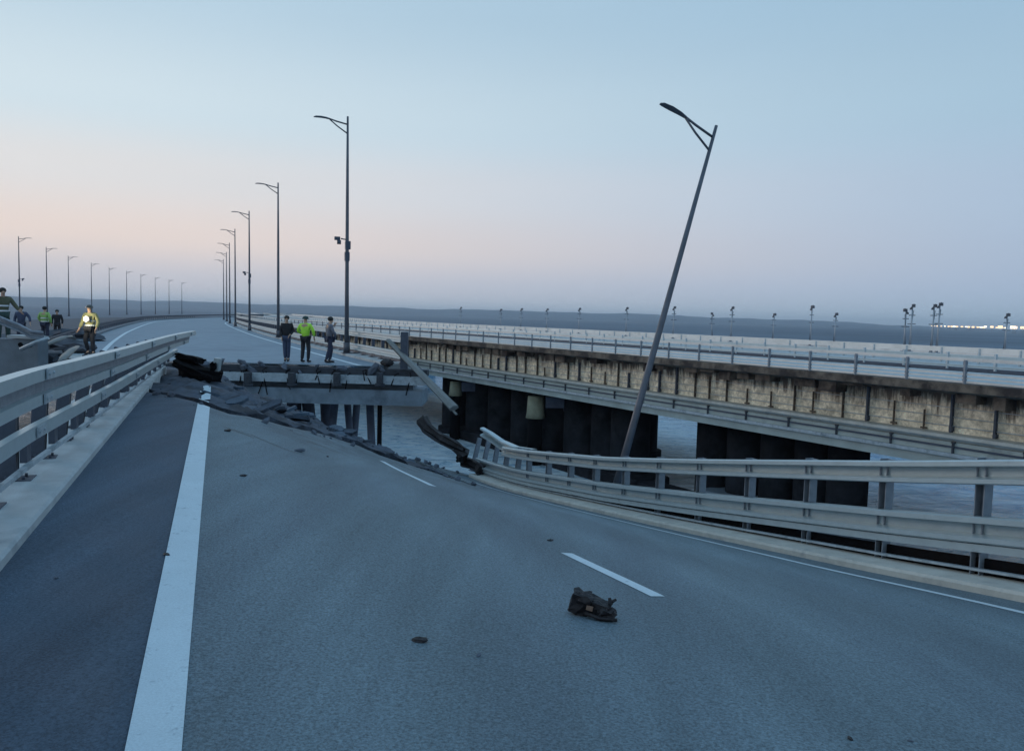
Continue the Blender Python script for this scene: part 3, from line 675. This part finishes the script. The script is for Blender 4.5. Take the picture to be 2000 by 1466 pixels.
w3, _, _ = slab_between(1250, 1380, 20.6, 21.6, -2, .6, 'pier_footing', m_pier, 'low black slab added for the dark reflection between the two shade walls', 'footing')  # added low slab, darkens the water like a reflection
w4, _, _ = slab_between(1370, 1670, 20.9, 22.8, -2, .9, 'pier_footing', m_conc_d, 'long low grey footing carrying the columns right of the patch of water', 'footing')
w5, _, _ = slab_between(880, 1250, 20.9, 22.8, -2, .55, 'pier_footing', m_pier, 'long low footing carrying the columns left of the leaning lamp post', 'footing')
def round_cols(par, pxs, Dd, r):
    for px in pxs:
        k = (px-1000)/F; Y = Dd/(math.cos(US)*k + math.sin(US))
        MB().tube([(k*Y, Y, -2), (k*Y, Y, EYE-3.54)], r, 20).tube([(k*Y, Y, -2), (k*Y, Y, .35)], r*1.25, 20).build('column', m_pier, par)
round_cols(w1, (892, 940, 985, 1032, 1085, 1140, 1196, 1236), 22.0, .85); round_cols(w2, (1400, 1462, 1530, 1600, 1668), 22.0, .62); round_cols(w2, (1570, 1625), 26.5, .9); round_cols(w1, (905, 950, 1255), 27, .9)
for (px, w_, zt, zb, lab) in ((1048, .42, -3.72, -4.75, 'round ochre-topped column before the black shade wall, the larger one'), (890, .34, -3.72, -4.5, 'small round ochre-topped column beside the hanging rail')):
    k = (px-1000)/F; Y = 20.6/(math.cos(US)*k + math.sin(US))
    c_ = empty('bridge_column', (k*Y, Y, 0), label=lab, cat='column')
    MB().tube([(0, 0, EYE+zb-.02), (0, 0, EYE+zb+.25), (0, 0, EYE+zt)], [w_*1.1, w_, w_*.9], 16).build('column_head', m_yel, c_)
    MB().tube([(0, 0, -1.5), (0, 0, EYE+zb)], w_*.85, 14).build('shaft', m_dark, c_)
    MB().box((w_*2.2, -.2, EYE+zt-.25), (w_*2.2, .5, .5)).box((w_*3.6, .1, EYE+zt-.35), (.35, .4, .7)).build('bracket', m_pile, c_)

# ------------------------------------------------------------------ railway viaduct behind
rv = empty('railway_viaduct', pline(42, 0, 8)[10], label='pale striped railway viaduct running behind the parallel bridge', cat='viaduct')
r0 = rv.location.copy(); r_ = lambda Dd, z: [p - r0 for p in pline(Dd, z, 8, 150, 420)]
MB().sweep(r_(42, EYE-1.75), rect(0, 18, -.5, 0)).build('deck', m_ballast, rv)
MB().sweep(r_(42, EYE-1.75), rect(-.12, .12, -.5, .18)).build('parapet', m_conc, rv)
for Dd in (47, 48.5, 53, 54.5): MB().sweep(r_(Dd, EYE-1.6), rect(-.2, .2, -.15, .03)).build('rail_track', m_pale, rv)
MB().sweep(r_(60, EYE-1.75), rect(-.12, .12, -.4, .38)).build('far_parapet', m_pale, rv)
k = 0
for i, p in enumerate(resample(pline(40, EYE-3.5, 8, 150, 300), 26)):
    o = MB().tube([(0, 0, -4), (0, 0, 2.6)], .8, 10).tube([(4, 7, -4), (4, 7, 2.6)], .8, 10).build('support', m_pile, rv); o.location = p - r0 + Vector((2, 2, .2)); o.location.z = .5 - r0.z
# masts
def mast(hh):
    o = MB().tube([(0, 0, 0), (0, 0, hh*.96)], [.07, .04], 8).box((0, 0, .1), (.35, .35, .2)).mesh('mast')
    h = MB().box((.06, 0, hh-.02), (.22, .18, .20)).box((-.1, 0, hh-.22), (.12, .12, .12)).tube([(-.12, 0, hh-.2), (.1, 0, hh+.1)], .04, 6).mesh('lamp_head')
    b = MB().box((0, 0, hh*.62), (.5, .04, .05)).box((0, 0, hh*.80), (.4, .04, .05)).tube([(-.1, .03, .2), (.08, .03, hh*.9)], .02, 5).mesh('bracket')
    return o, h, b
mm = {}
for (px, py) in [(897, 600), (975, 604), (1015, 603), (1065, 603), (1128, 603), (1220, 600), (1312, 600), (1387, 612), (1425, 600), (1507, 613), (1580, 597), (1627, 613), (1763, 606), (1775, 597), (1817, 596), (1828, 594), (1960, 613)]:
    short = py > 608; Dd = 57 if short else 50; k_ = (px-1000)/F
    Y = Dd/(math.cos(US)*k_ + math.sin(US)); hz = EYE + ray(px, py).z*Y
    hh = round(hz - (EYE-1.74), 1)
    key = round(hh, 1)
    if key not in mm: mm[key] = mast(hh)
    a_, b_, c_ = mm[key]
    o = link('signal_mast', a_, m_pole); o.location = (k_*Y, Y, EYE-1.76); o.rotation_euler.z = random.uniform(-.5, .5) + (math.pi if px in (1387, 1763) else 0)
    link('lamp_head', b_, m_pole_d, o); link('bracket', c_, m_pole_d, o)
    tag(o, 'slim mast with a boxy dark head rising from the railway viaduct', 'mast', 'masts along the railway viaduct')

# ------------------------------------------------------------------ street lamps
def lamp_meshes():
    pole = MB().tube([(0, 0, 0), (0, 0, 3), (0, 0, 7), (0, 0, 10.5)], [.105, .09, .07, .045], 12).box((0, 0, .02), (.45, .45, .04)).tube([(0, 0, .04), (0, 0, .5)], .15, 12).mesh('pole')
    arm = MB().tube([(0, 0, 10.15), (-.5, 0, 10.24), (-.85, 0, 10.33)], [.035, .035, .03], 8).tube([(0, 0, 9.75), (-.45, 0, 10.03), (-.82, 0, 10.31)], [.03, .03, .028], 8).mesh('arm')
    head = bmesh.new(); pr = [(-.78, .05), (-.95, .10), (-1.18, .13), (-1.40, .10), (-1.48, .04)]; rings = []
    for i, (x, hw) in enumerate(pr):
        z = 10.30 + (0, .03, .045, .035, .02)[i]; th = .035 if i < 4 else .015
        rings.append([head.verts.new((x, y, z+zz)) for y, zz in ((-hw, 0), (-hw*.6, th), (hw*.6, th), (hw, 0), (hw*.7, -.02), (-hw*.7, -.02))])
    for a, b_ in zip(rings, rings[1:]):
        for k in range(6): head.faces.new((a[k], a[(k+1) % 6], b_[(k+1) % 6], b_[k]))
    head.faces.new(rings[0]); head.faces.new(rings[-1]); bmesh.ops.recalc_face_normals(head, faces=head.faces[:])
    hm = bpy.data.meshes.new('lamp_head'); head.to_mesh(hm); head.free()
    return pole, arm, hm
LMS = lamp_meshes()
cctv = MB().tube([(0, 0, 0), (-.22, 0, .03)], .03, 6).box((-.38, 0, .03), (.24, .15, .15)).tube([(-.3, 0, -.05), (-.3, 0, -.22)], .09, 8).mesh('camera_unit')
cbox = MB().box((.03, 0, -.35), (.22, .22, .36)).box((.0, 0, -.85), (.2, .2, .4)).mesh('control_box')
def lamp(base, label, rz=0, flip=False, camu=False, m=m_pole, grp='street lamps of the bridge', hscale=1.0):
    o = empty('street_lamp', base, rz + (math.pi if flip else 0), label=label, cat='street lamp', group=grp)
    for nme, me, mt in zip(('pole', 'arm', 'lamp_head'), LMS, (m, m_lamp if m is m_pole else m, m_lamp if m is m_pole else m)): link(nme, me, mt, o)
    if camu:
        a_ = link('camera_unit', cctv, m_post, o); a_.location = (-.06, 0, 4.9*hscale + .2)
        b_ = link('control_box', cbox, m_post, o); b_.location = (0, 0, 4.9*hscale + .3)
    return o
ords = ['tallest of the upright ones, camera unit halfway up', 'second upright lamp beyond the one with the camera unit', 'third upright one from the gap, small camera box low down', 'fourth upright lamp from the gap, slim and pale', 'fifth upright lamp from the gap, just right of the distant cluster', 'sixth upright lamp from the gap, in the distant cluster', 'farthest upright lamp in the cluster where the road bends']
for i, (px, py) in enumerate([(682, 228), (545, 357), (488, 412), (460, 447), (449, 474), (443, 492), (437, 506)]):
    r = ray(px, py); Y = (10.5 - 1.85)/r.z
    p = Vector((r.x*Y, Y, ZF+.1))
    o = lamp(p, 'grey street lamp, ' + ords[i], rz=.40, camu=(i in (0, 2)))
    o.rotation_euler.y = -.006
for i, (px, py) in enumerate([(36, 460), (90, 481), (133, 498), (178, 512), (213, 521), (247, 528), (275, 534), (303, 540), (330, 545), (355, 550)]):
    r = ray(px, py); Y = (10.5-1.85)/r.z
    lab = ['leftmost lamp of the left row, arm pointing right', 'second lamp of the left row', 'third lamp of the left row', 'fourth lamp of the left row above the worker with the lamp', 'fifth lamp of the left row', 'sixth lamp of the left row', 'seventh lamp of the left row', 'eighth lamp of the left row', 'ninth lamp of the left row', 'faint last lamp of the left row'][i]
    lamp(Vector((r.x*Y, Y, ZF)), 'thin distant street lamp, ' + lab, rz=.35, flip=True, camu=(i == 0), grp='street lamps of the left carriageway')
# leaning lamp
base = P(1204, 948, 18.6); top = P(1399, 246, 21.2)
base = base - (top-base).normalized()*.55
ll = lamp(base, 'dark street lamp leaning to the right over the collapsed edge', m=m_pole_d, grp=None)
if 'group' in ll: del ll['group']
zax = (top-base).normalized(); scl = (top-base).length/10.5
xax = Vector((1, .35, 0)); xax = (xax - zax*xax.dot(zax)).normalized(); yax = zax.cross(xax)
for ch in ll.children:
    if ch.name.startswith(('arm', 'lamp_head')): ch.scale.x = 1.22
ll.rotation_euler = Matrix((xax, yax, zax)).transposed().to_euler(); ll.scale = (scl*.95, scl*.95, scl)
print('lean len', (top-base).length)

# ------------------------------------------------------------------ debris on the near road
def on_road(px, py, h=0.0):
    s, t = hit(px, py); return D(s, t, h)
sd = empty('scorched_fragment', on_road(1158, 1205), label='black scorched jagged piece of machinery lying on the road below the white dash', cat='debris'); sd.rotation_euler.z = -.25; sd.scale = (.86, .86, .86)
m = MB(); bm = m.bm
m.box((-.10, 0, .10), (.14, .10, .17), Euler((.2, .25, .1)).to_matrix()); m.box((.02, .02, .07), (.20, .12, .12), Euler((.1, .18, -.2)).to_matrix())
m.box((.10, -.02, .045), (.12, .10, .09), Euler((.2, .35, .4)).to_matrix())
ret = bmesh.ops.subdivide_edges(bm, edges=bm.edges[:], cuts=3, use_grid_fill=True)
rr_ = random.Random(5)
for v in bm.verts: v.co += Vector((rr_.uniform(-1, 1), rr_.uniform(-1, 1), rr_.uniform(-1, 1)))*.012
m.build('casing', m_char, sd)
MB().tube([(.09, 0, .05), (.13, .0, .12), (.12, .01, .16)], [.03, .02, .012], 7).tube([(.12, .0, .12), (.17, .02, .15)], [.016, .01], 6).build('torn_lug', m_char, sd)
MB().tube([(-.05, -.07, .05), (.06, -.09, .03), (.19, -.06, .02)], .014, 7).build('bent_rod', m_char, sd)
MB().box((-.02, -.055, .085), (.05, .012, .035), Euler((.1, .2, 0)).to_matrix()).build('plate', mat('brass scrap', (.35, .22, .16), .5, .4), sd)
spots = [(820, 1253, .045, 'flat dark scrap on the lane below the middle of the photo'), (935, 1280, .022, 'small dark scrap right of the flat scrap'), (325, 1085, .028, 'small dark stone on the wide white line'), (585, 882, .09, 'dark stone on the lane before the fissure'), (640, 892, .03, 'small stone right of the dark stone before the fissure'), (475, 930, .04, 'small dark stone between the white line and the far dash'), (1660, 1445, .018, 'tiny chip near the lower right edge'), (1778, 1449, .014, 'tiny chip at the lower right corner area'), (445, 842, .06, 'dark stone just right of the white line near the fissure'), (110, 1130, .02, 'dark chip on the shoulder beside the left curb'), (1075, 1056, .035, 'dark scrap just beyond the short white dash')]
for i, (px, py, r, lab) in enumerate(spots):
    o = link('debris_fragment', rock(r*.72, 20+i, (1.4, .8, .45), 2), m_char if i % 2 == 0 else m_rock); o.location = on_road(px, py, r*.25); o.rotation_euler.z = i*1.3
    if i in (2, 5): o.data.materials[0] = m_char
    tag(o, lab, 'debris')
# rubble along the fissure and broken end
rr_ = random.Random(11); ms = [rock(.1, 50+i, (1.2, 1, .7), 1) for i in range(6)]
for me in ms: me.materials.append(m_rock)
for i in range(95):
    s = rr_.uniform(-1.0, 7.0); t0_ = crack_t(s) if s < 5.6 else edge_t(s)-.6; t1_ = max(edge_t(s), t0_+.3)
    t = t0_ + (t1_-t0_)*rr_.random()**.7 if rr_.random() < .72 else t0_ - abs(rr_.gauss(0, .5))
    o = bpy.data.objects.new('rubble_chunk', ms[i % 6]); C.objects.link(o)
    k_ = rr_.uniform(.15, .9)**2 + .08; o.scale = (k_, k_, k_); o.location = D(s, t, (brk(s, t) if t > t0_ and s < 5.6 else 0) + .04*k_); o.rotation_euler = (rr_.random(), rr_.random(), rr_.random()*6)
    tag(o, 'grey concrete chunk scattered on the cracked slab at the break', 'rubble', 'concrete chunks at the break')
# tilted plates of torn asphalt on the cracked slab
plates = []
for i in range(4):
    m = MB(); k_ = 5 + i % 3; rad_ = [rr_.uniform(.6, 1.0) for _ in range(k_)]
    lo_ = [m.bm.verts.new((r_*math.cos(j*6.283/k_)*.5, r_*math.sin(j*6.283/k_)*.34, 0)) for j, r_ in enumerate(rad_)]; hi_ = [m.bm.verts.new(v.co + Vector((.01, .01, .09))) for v in lo_]
    m.bm.faces.new(lo_); m.bm.faces.new(hi_)
    for j in range(k_): m.bm.faces.new((lo_[j], lo_[(j+1) % k_], hi_[(j+1) % k_], hi_[j]))
    me = m.mesh('asphalt_plate'); me.materials.append(m_asph_brk if i % 2 else m_asph_sh); plates.append(me)
for i in range(26):
    s = rr_.uniform(-.9, 5.3); t0_ = crack_t(s)+.3; t1_ = max(edge_t(s), t0_+.3); t = t0_ + (t1_-t0_)*rr_.uniform(.15, 1.0)
    o = bpy.data.objects.new('asphalt_plate', plates[i % 4]); C.objects.link(o); k_ = rr_.uniform(.35, .95); o.scale = (k_, k_, .8)
    o.location = D(s, t, brk(s, t) + .02); o.rotation_euler = (rr_.uniform(-.35, .35), rr_.uniform(-.35, .35), rr_.random()*6)
    tag(o, 'tilted plate of torn asphalt lying on the cracked slab at the break', 'asphalt plate', 'torn asphalt plates at the break')
# bars and torn concrete hanging from the far deck end
for i in range(22):
    x_ = rr_.uniform(-13.6, -3.6); p = Vector((x_, 28.95, ZF - rr_.uniform(.1, .3))); L_ = rr_.uniform(.25, .9)
    q1 = p + Vector((rr_.uniform(-.1, .1), -.25, -.1*L_)); q2 = q1 + Vector((rr_.uniform(-.25, .25), -.1, -L_))
    tag(MB().tube([p, q1, q2], .022, 5).build('rebar', m_dark), 'thin dark bar hanging from the cut end of the far deck', 'rebar', 'bars hanging from the far deck end')
for i in range(16):
    x_ = rr_.uniform(-13.8, -3.4); o = bpy.data.objects.new('rubble_chunk', ms[i % 6]); C.objects.link(o); k_ = rr_.uniform(.8, 2.4); o.scale = (k_*1.3, k_*.8, k_*.8)
    o.location = (x_, 28.9 + rr_.uniform(-.1, .1), ZF - rr_.uniform(.0, .30)); o.rotation_euler = (rr_.random(), rr_.random(), rr_.random()*6)
    tag(o, 'jagged concrete lump stuck to the cut end of the far deck', 'rubble', 'concrete lumps on the far deck end')
# exposed rebar at the broken edge
for i in range(26):
    s = -.6 + i*.24 + rr_.uniform(-.1, .1); t = max(edge_t(s), crack_t(s)+.35) - .35
    p = D(s, t, -.25); L_ = rr_.uniform(.35, 1.0)
    q1 = p + Vector((RD[0]*L_*.6, RD[1]*L_*.6, rr_.uniform(-.1, .12))); q2 = q1 + Vector((RD[0]*L_*.4 + rr_.uniform(-.2, .2), RD[1]*L_*.4, rr_.uniform(-.5, .1)))
    tag(MB().tube([p, q1, q2], .018, 5).build('rebar', m_rust_shade), 'thin bent reinforcing bar poking from the broken slab edge', 'rebar', 'reinforcing bars at the broken edge')
# torn black joint block at the end of the left curb
bkt = on_road(385, 738); m = MB()
c = P(383, 715, 20.6)
c = P(384, 722, 20.9)
m.box(c + Vector((-.05, 0, .02)), (1.05, .9, .16), Euler((.12, .42, .3)).to_matrix()); m.box(c + Vector((-.28, .25, .28)), (.62, .7, .13), Euler((-.1, .22, .1)).to_matrix())
m.box(c + Vector((.05, .1, -.18)), (1.0, .8, .42), Euler((.05, .1, .5)).to_matrix()); m.box(c + Vector((.40, .15, .0)), (.14, .5, .42), Euler((.1, .25, .2)).to_matrix())
bmesh.ops.triangulate(m.bm, faces=m.bm.faces[:]); bmesh.ops.subdivide_edges(m.bm, edges=m.bm.edges[:], cuts=3, use_grid_fill=True)
for v in m.bm.verts: v.co += Vector((rr_.uniform(-1, 1), rr_.uniform(-1.5, 1.5), rr_.uniform(-1, 1)))*.03
tag(m.build('torn_joint_block', m_dark), 'black torn lump at the end of the left guardrail by the white line', 'wreckage')
c = P(424, 722, 21); tag(MB().box((0, 0, .2), (.16, .16, .42), Euler((0, .12, 0)).to_matrix()).box((0, 0, .0), (.3, .3, .05)).build('stub_post', m_galv), 'short pale stub post right of the black torn lump', 'post').location = (c.x, c.y, c.z-.1)
c = P(757, 708, 29.0); o = link('debris_fragment', rock(.2, 88, (1.2, .8, .9), 2), m_char); o.location = c; tag(o, 'black crumpled scrap at the corner of the far road by the hanging rail', 'debris')

# ------------------------------------------------------------------ people
m_skin = mat('skin', (.45, .28, .2), .6, 0, .05, 5); m_hivis = mat('high visibility yellow green', (.42, .80, .06), .6, 0, .12, 8)
m_hivis2 = mat('high visibility pale green', (.26, .46, .12), .7, 0, .12, 8)
m_navy = mat('navy cloth', (.028, .034, .065), .85, 0, .2, 8); m_black = mat('black cloth', (.016, .016, .022), .85, 0, .2, 8)
m_jean = mat('blue cloth', (.045, .06, .11), .85, 0, .2, 8); m_grey = mat('grey cloth', (.16, .165, .20), .85, 0, .2, 8)
m_olive = mat('yellow brown jacket', (.26, .25, .12), .8, 0, .2, 8); m_tape = mat('reflective tape', (.65, .68, .7), .35, .2, .05, 5)
m_helm = mat('dark helmet', (.06, .065, .06), .4, 0, .1, 5); m_hair = mat('hair dark', (.02, .018, .016), .8); m_olive_d = mat('olive cloth', (.10, .10, .06), .85, 0, .25, 8)
m_teal = mat('dark green cloth', (.03, .06, .055), .85, 0, .2, 8)
m_beam = mat('work lamp lit', (1, .95, .75), .4, emit=(1, .93, .70), es=14, var=0)
def skin(name, verts, edges, rad, m, parent, root=0, sub=1):
    me = bpy.data.meshes.new(name+'_tmp'); me.from_pydata([tuple(v) for v in verts], edges, []); o = bpy.data.objects.new(name+'_tmp', me); C.objects.link(o)
    md = o.modifiers.new('s', 'SKIN'); md.use_smooth_shade = True
    for i, r in enumerate(rad):
        r = r if isinstance(r, tuple) else (r, r)
        me.skin_vertices[0].data[i].radius = r
    me.skin_vertices[0].data[root].use_root = True
    sb_ = o.modifiers.new('u', 'SUBSURF'); sb_.levels = sub; sb_.render_levels = sub
    dg = bpy.context.evaluated_depsgraph_get(); ev = o.evaluated_get(dg); nm = bpy.data.meshes.new_from_object(ev); nm.name = name
    bpy.data.objects.remove(o); bpy.data.meshes.remove(me)
    for p in nm.polygons: p.use_smooth = True
    return link(name, nm, m, parent)
def person(loc, rz, label, top, trs, sc=1.0, pose=None, hat=None, vest=None, hatm=None, group='people on the bridge'):
    q = dict(la=((.20, .02, 1.43), (.27, .04, 1.15), (.25, -.08, .90)), ra=((-.20, .02, 1.43), (-.27, .04, 1.15), (-.25, -.08, .90)),
             ll=((.09, 0, .92), (.12, -.02, .50), (.13, .03, .09)), rl=((-.09, 0, .92), (-.12, -.02, .50), (-.13, .03, .09)), head=(0, -.02), lean=0)
    if pose: q.update(pose)
    hx, hy = q['head']
    root = empty('person', loc, rz, label=label, cat='person', group=group); root.scale = (sc, sc, sc)
    V = [(0, 0, .95), (0, .01, 1.12), (0, .02, 1.34), (hx*.4, .01, 1.47), (hx, hy, 1.555), (hx, hy, 1.64), (hx, hy+.01, 1.72), (hx, hy-.10, 1.62)]
    Rd = [(.135, .10), (.125, .095), (.155, .105), .055, .06, .088, .062, .018]
    E_ = [(0, 1), (1, 2), (2, 3), (3, 4), (4, 5), (5, 6), (5, 7)]
    for s_, arm in ((1, q['la']), (-1, q['ra'])):
        b_ = len(V); V += list(arm); Rd += [.058, .043, .028]; E_ += [(2, b_), (b_, b_+1), (b_+1, b_+2)]
        d = (Vector(arm[2]) - Vector(arm[1])).normalized(); side = Vector((0, 1, 0)) if abs(d.y) < .8 else Vector((0, 0, 1)); side = (side - d*side.dot(d)).normalized(); nn = d.cross(side)
        w_ = Vector(arm[2]); c0 = len(V); V.append(w_ + d*.06); Rd.append((.038, .02)); E_.append((b_+2, c0))
        for f_, (o1, ln) in enumerate(((-.03, .07), (-.010, .085), (.010, .08), (.03, .062))):
            k0 = len(V); V += [w_ + d*.095 + side*o1, w_ + d*(.095+ln*.55) + side*o1*1.1 + nn*.01*s_, w_ + d*(.095+ln) + side*o1*1.1 + nn*.03*s_]; Rd += [.010, .009, .007]; E_ += [(c0, k0), (k0, k0+1), (k0+1, k0+2)]
        k0 = len(V); V += [w_ + d*.05 - side*.045, w_ + d*.085 - side*.06]; Rd += [.011, .009]; E_ += [(c0, k0), (k0, k0+1)]
    for leg in (q['ll'], q['rl']):
        b_ = len(V); V += list(leg) + [(leg[2][0], leg[2][1]-.10, .05), (leg[2][0], leg[2][1]-.18, .035)]; Rd += [.085, .058, .038, (.04, .032), (.035, .025)]; E_ += [(0, b_), (b_, b_+1), (b_+1, b_+2), (b_+2, b_+3), (b_+3, b_+4)]
    skin('body', V, E_, Rd, m_skin, root)
    # jacket
    J = [(0, 0, .90), (0, .01, 1.12), (0, .02, 1.34), (0, .01, 1.46)]; JR = [(.175, .13), (.165, .125), (.19, .13), (.085, .08)]; JE = [(0, 1), (1, 2), (2, 3)]
    for arm in (q['la'], q['ra']):
        b_ = len(J); e_ = Vector(arm[1]).lerp(Vector(arm[2]), .9); J += [arm[0], arm[1], e_]; JR += [.080, .068, .052]; JE += [(2, b_), (b_, b_+1), (b_+1, b_+2)]
    skin('jacket', J, JE, JR, top, root)
    Tt = [(0, 0, .94)]; TR = [(.16, .12)]; TE_ = []
    for leg in (q['ll'], q['rl']):
        b_ = len(Tt); Tt += [leg[0], leg[1], (leg[2][0], leg[2][1], leg[2][2]+.02)]; TR += [.105, .082, .065]; TE_ += [(0, b_), (b_, b_+1), (b_+1, b_+2)]
    skin('trousers', Tt, TE_, TR, trs, root)
    for leg in (q['ll'], q['rl']):
        skin('boot', [(leg[2][0], leg[2][1]+.03, .16), (leg[2][0], leg[2][1]+.03, .055), (leg[2][0], leg[2][1]-.10, .05), (leg[2][0], leg[2][1]-.20, .04)], [(0, 1), (1, 2), (2, 3)], [.06, (.055, .05), (.052, .045), (.045, .032)], m_black, root)
    if hat:
        m = MB(); bmesh.ops.create_uvsphere(m.bm, u_segments=14, v_segments=8, radius=.118)
        for v in m.bm.verts: v.co = Vector((v.co.x, v.co.y*1.12, max(v.co.z, -.01)*.95 + 0)) + Vector((hx, hy+.005, 1.665))
        m.tube([(hx, hy-.02, 1.655), (hx, hy-.02, 1.668)], .142, 14)
        m.build('helmet', hatm or m_helm, root)
    else:
        m = MB(); bmesh.ops.create_uvsphere(m.bm, u_segments=12, v_segments=8, radius=.102)
        for v in m.bm.verts: v.co = Vector((v.co.x, v.co.y*1.1, v.co.z*.9)) + Vector((hx, hy+.025, 1.685))
        m.build('hair', m_hair, root)
    if vest:
        for zz in (1.02, 1.18):
            m = MB(); rx, ry = (.188, .143) if zz < 1.1 else (.182, .138); ring = []
            for z_ in (zz, zz+.05): ring.append([m.bm.verts.new((rx*math.cos(k*math.pi/8), ry*math.sin(k*math.pi/8)+.01, z_)) for k in range(16)])
            for k in range(16): m.bm.faces.new((ring[0][k], ring[0][(k+1) % 16], ring[1][(k+1) % 16], ring[1][k]))
            m.build('reflective_band', m_tape, root)
    return root
def feet(px, py):
    r = ray(px, py); Y = -1.95/r.z; return Vector((r.x*Y, Y, ZF))
def pplace(px, Y): r = ray(px, 650); return Vector((r.x*Y, Y, ZF))
person(pplace(597, 30.3), 2.9, 'worker in bright yellow-green jacket standing at the edge of the far road', m_hivis, m_black, pose=dict(la=((.2, .02, 1.43), (.33, .02, 1.2), (.24, -.16, 1.08)), ra=((-.2, .02, 1.43), (-.33, .0, 1.2), (-.3, -.1, .98)), head=(.02, -.02)), hat=True, vest=False, hatm=m_teal)
person(pplace(560, 30.6), .2, 'person in dark top and blue trousers left of the bright yellow-green worker', m_black, m_jean, pose=dict(la=((.18, .02, 1.43), (.22, .06, 1.17), (.12, -.12, 1.02)), ra=((-.18, .02, 1.43), (-.22, .06, 1.17), (-.18, -.02, .92)), ll=((.07, 0, .92), (.07, -.02, .5), (.06, .03, .09)), rl=((-.07, 0, .92), (-.07, -.02, .5), (-.05, .03, .09))))
person(pplace(644, 30.4), 2.2, 'person in grey top with hand raised, right of the bright yellow-green worker', m_grey, m_navy, pose=dict(la=((.17, .02, 1.43), (.24, -.08, 1.22), (.12, -.20, 1.42)), ra=((-.18, .02, 1.43), (-.22, -.05, 1.16), (-.10, -.22, 1.10)), head=(.0, -.05), ll=((.08, 0, .92), (.10, -.12, .52), (.10, -.05, .09)), rl=((-.08, 0, .92), (-.09, .05, .5), (-.10, .18, .10))))
pl = person(pplace(176, 31.5), -.1, 'worker in yellow-brown jacket and helmet with a bright lamp, behind the left guardrail', m_olive, m_black, sc=1.12, vest=True, pose=dict(la=((.2, .02, 1.43), (.29, .04, 1.18), (.27, -.06, .93)), ra=((-.2, .02, 1.43), (-.31, .04, 1.16), (-.38, -.04, .92)), ll=((.09, 0, .92), (.12, -.05, .5), (.13, -.02, .09)), rl=((-.09, 0, .92), (-.12, -.1, .52), (-.14, .10, .12))), hat=True)
b_ = MB().tube([(0, 0, 0), (0, -.05, 0)], [.06, .085], 14).build('work_lamp', m_beam, pl); b_.location = (.03, -.22, 1.27)
c_ = MB().box((0, 0, 0), (.18, .04, .18)).build('lamp_body', m_black, pl); c_.location = (.03, -.17, 1.27)
lt_ = bpy.data.lights.new('work_light', 'POINT'); lt_.energy = 25; lt_.color = (1, .9, .6); lt_.shadow_soft_size = .1; lo = bpy.data.objects.new('work_light', lt_); C.objects.link(lo); lo.parent = pl; lo.location = (.03, -.62, 1.3)
person(pplace(88, 40), 3.0, 'worker in pale green vest seen from behind near the left carriageway lamps', m_hivis2, m_navy, sc=1.05, pose=dict(la=((.2, .02, 1.43), (.31, .04, 1.2), (.24, -.08, 1.0)), ra=((-.2, .02, 1.43), (-.31, .04, 1.2), (-.26, -.08, .95))), vest=True)
person(pplace(42, 38), .3, 'person in dark blue jacket left of the pale green vested worker', m_jean, m_navy, sc=1.05, pose=dict(la=((.2, .02, 1.43), (.34, .02, 1.22), (.38, -.1, 1.0))), vest=False)
person(pplace(112, 44), .5, 'person in black, half hidden just right of the pale green vested worker', m_black, m_black, sc=.95)
p8 = pplace(7, 25); p8.z = EYE-1.28
person(p8, .8, 'worker in olive and yellow jacket at the very left edge of the photo', m_olive_d, m_teal, pose=dict(la=((.2, .02, 1.43), (.34, -.02, 1.2), (.42, -.16, 1.05))), vest=True)
o = link('rubble_block', rock(1, 99, (1.6, 1.2, .42), 3), m_asph_left); o.location = (p8.x, p8.y, ZF+.32); tag(o, 'dark block of rubble under the leftmost worker', 'rubble')

# ------------------------------------------------------------------ air
bm = bmesh.new(); bmesh.ops.create_cube(bm, size=1)
for v in bm.verts: v.co = Vector((v.co.x*16000, v.co.y*9600 + 4200, -4 + (v.co.z+.5)*84))
me = bpy.data.meshes.new('haze'); bm.to_mesh(me); bm.free()
mh = bpy.data.materials.new('haze'); mh.use_nodes = True; T = mh.node_tree; T.nodes.remove(T.nodes['Principled BSDF'])
pv = T.nodes.new('ShaderNodeVolumePrincipled'); pv.inputs['Color'].default_value = (.82, .9, 1, 1); pv.inputs['Density'].default_value = .00017; pv.inputs['Anisotropy'].default_value = .2
T.links.new(pv.outputs[0], T.nodes['Material Output'].inputs['Volume'])
tag(link('haze', me, mh), 'thin bluish haze over the sea and shore', kind='stuff')
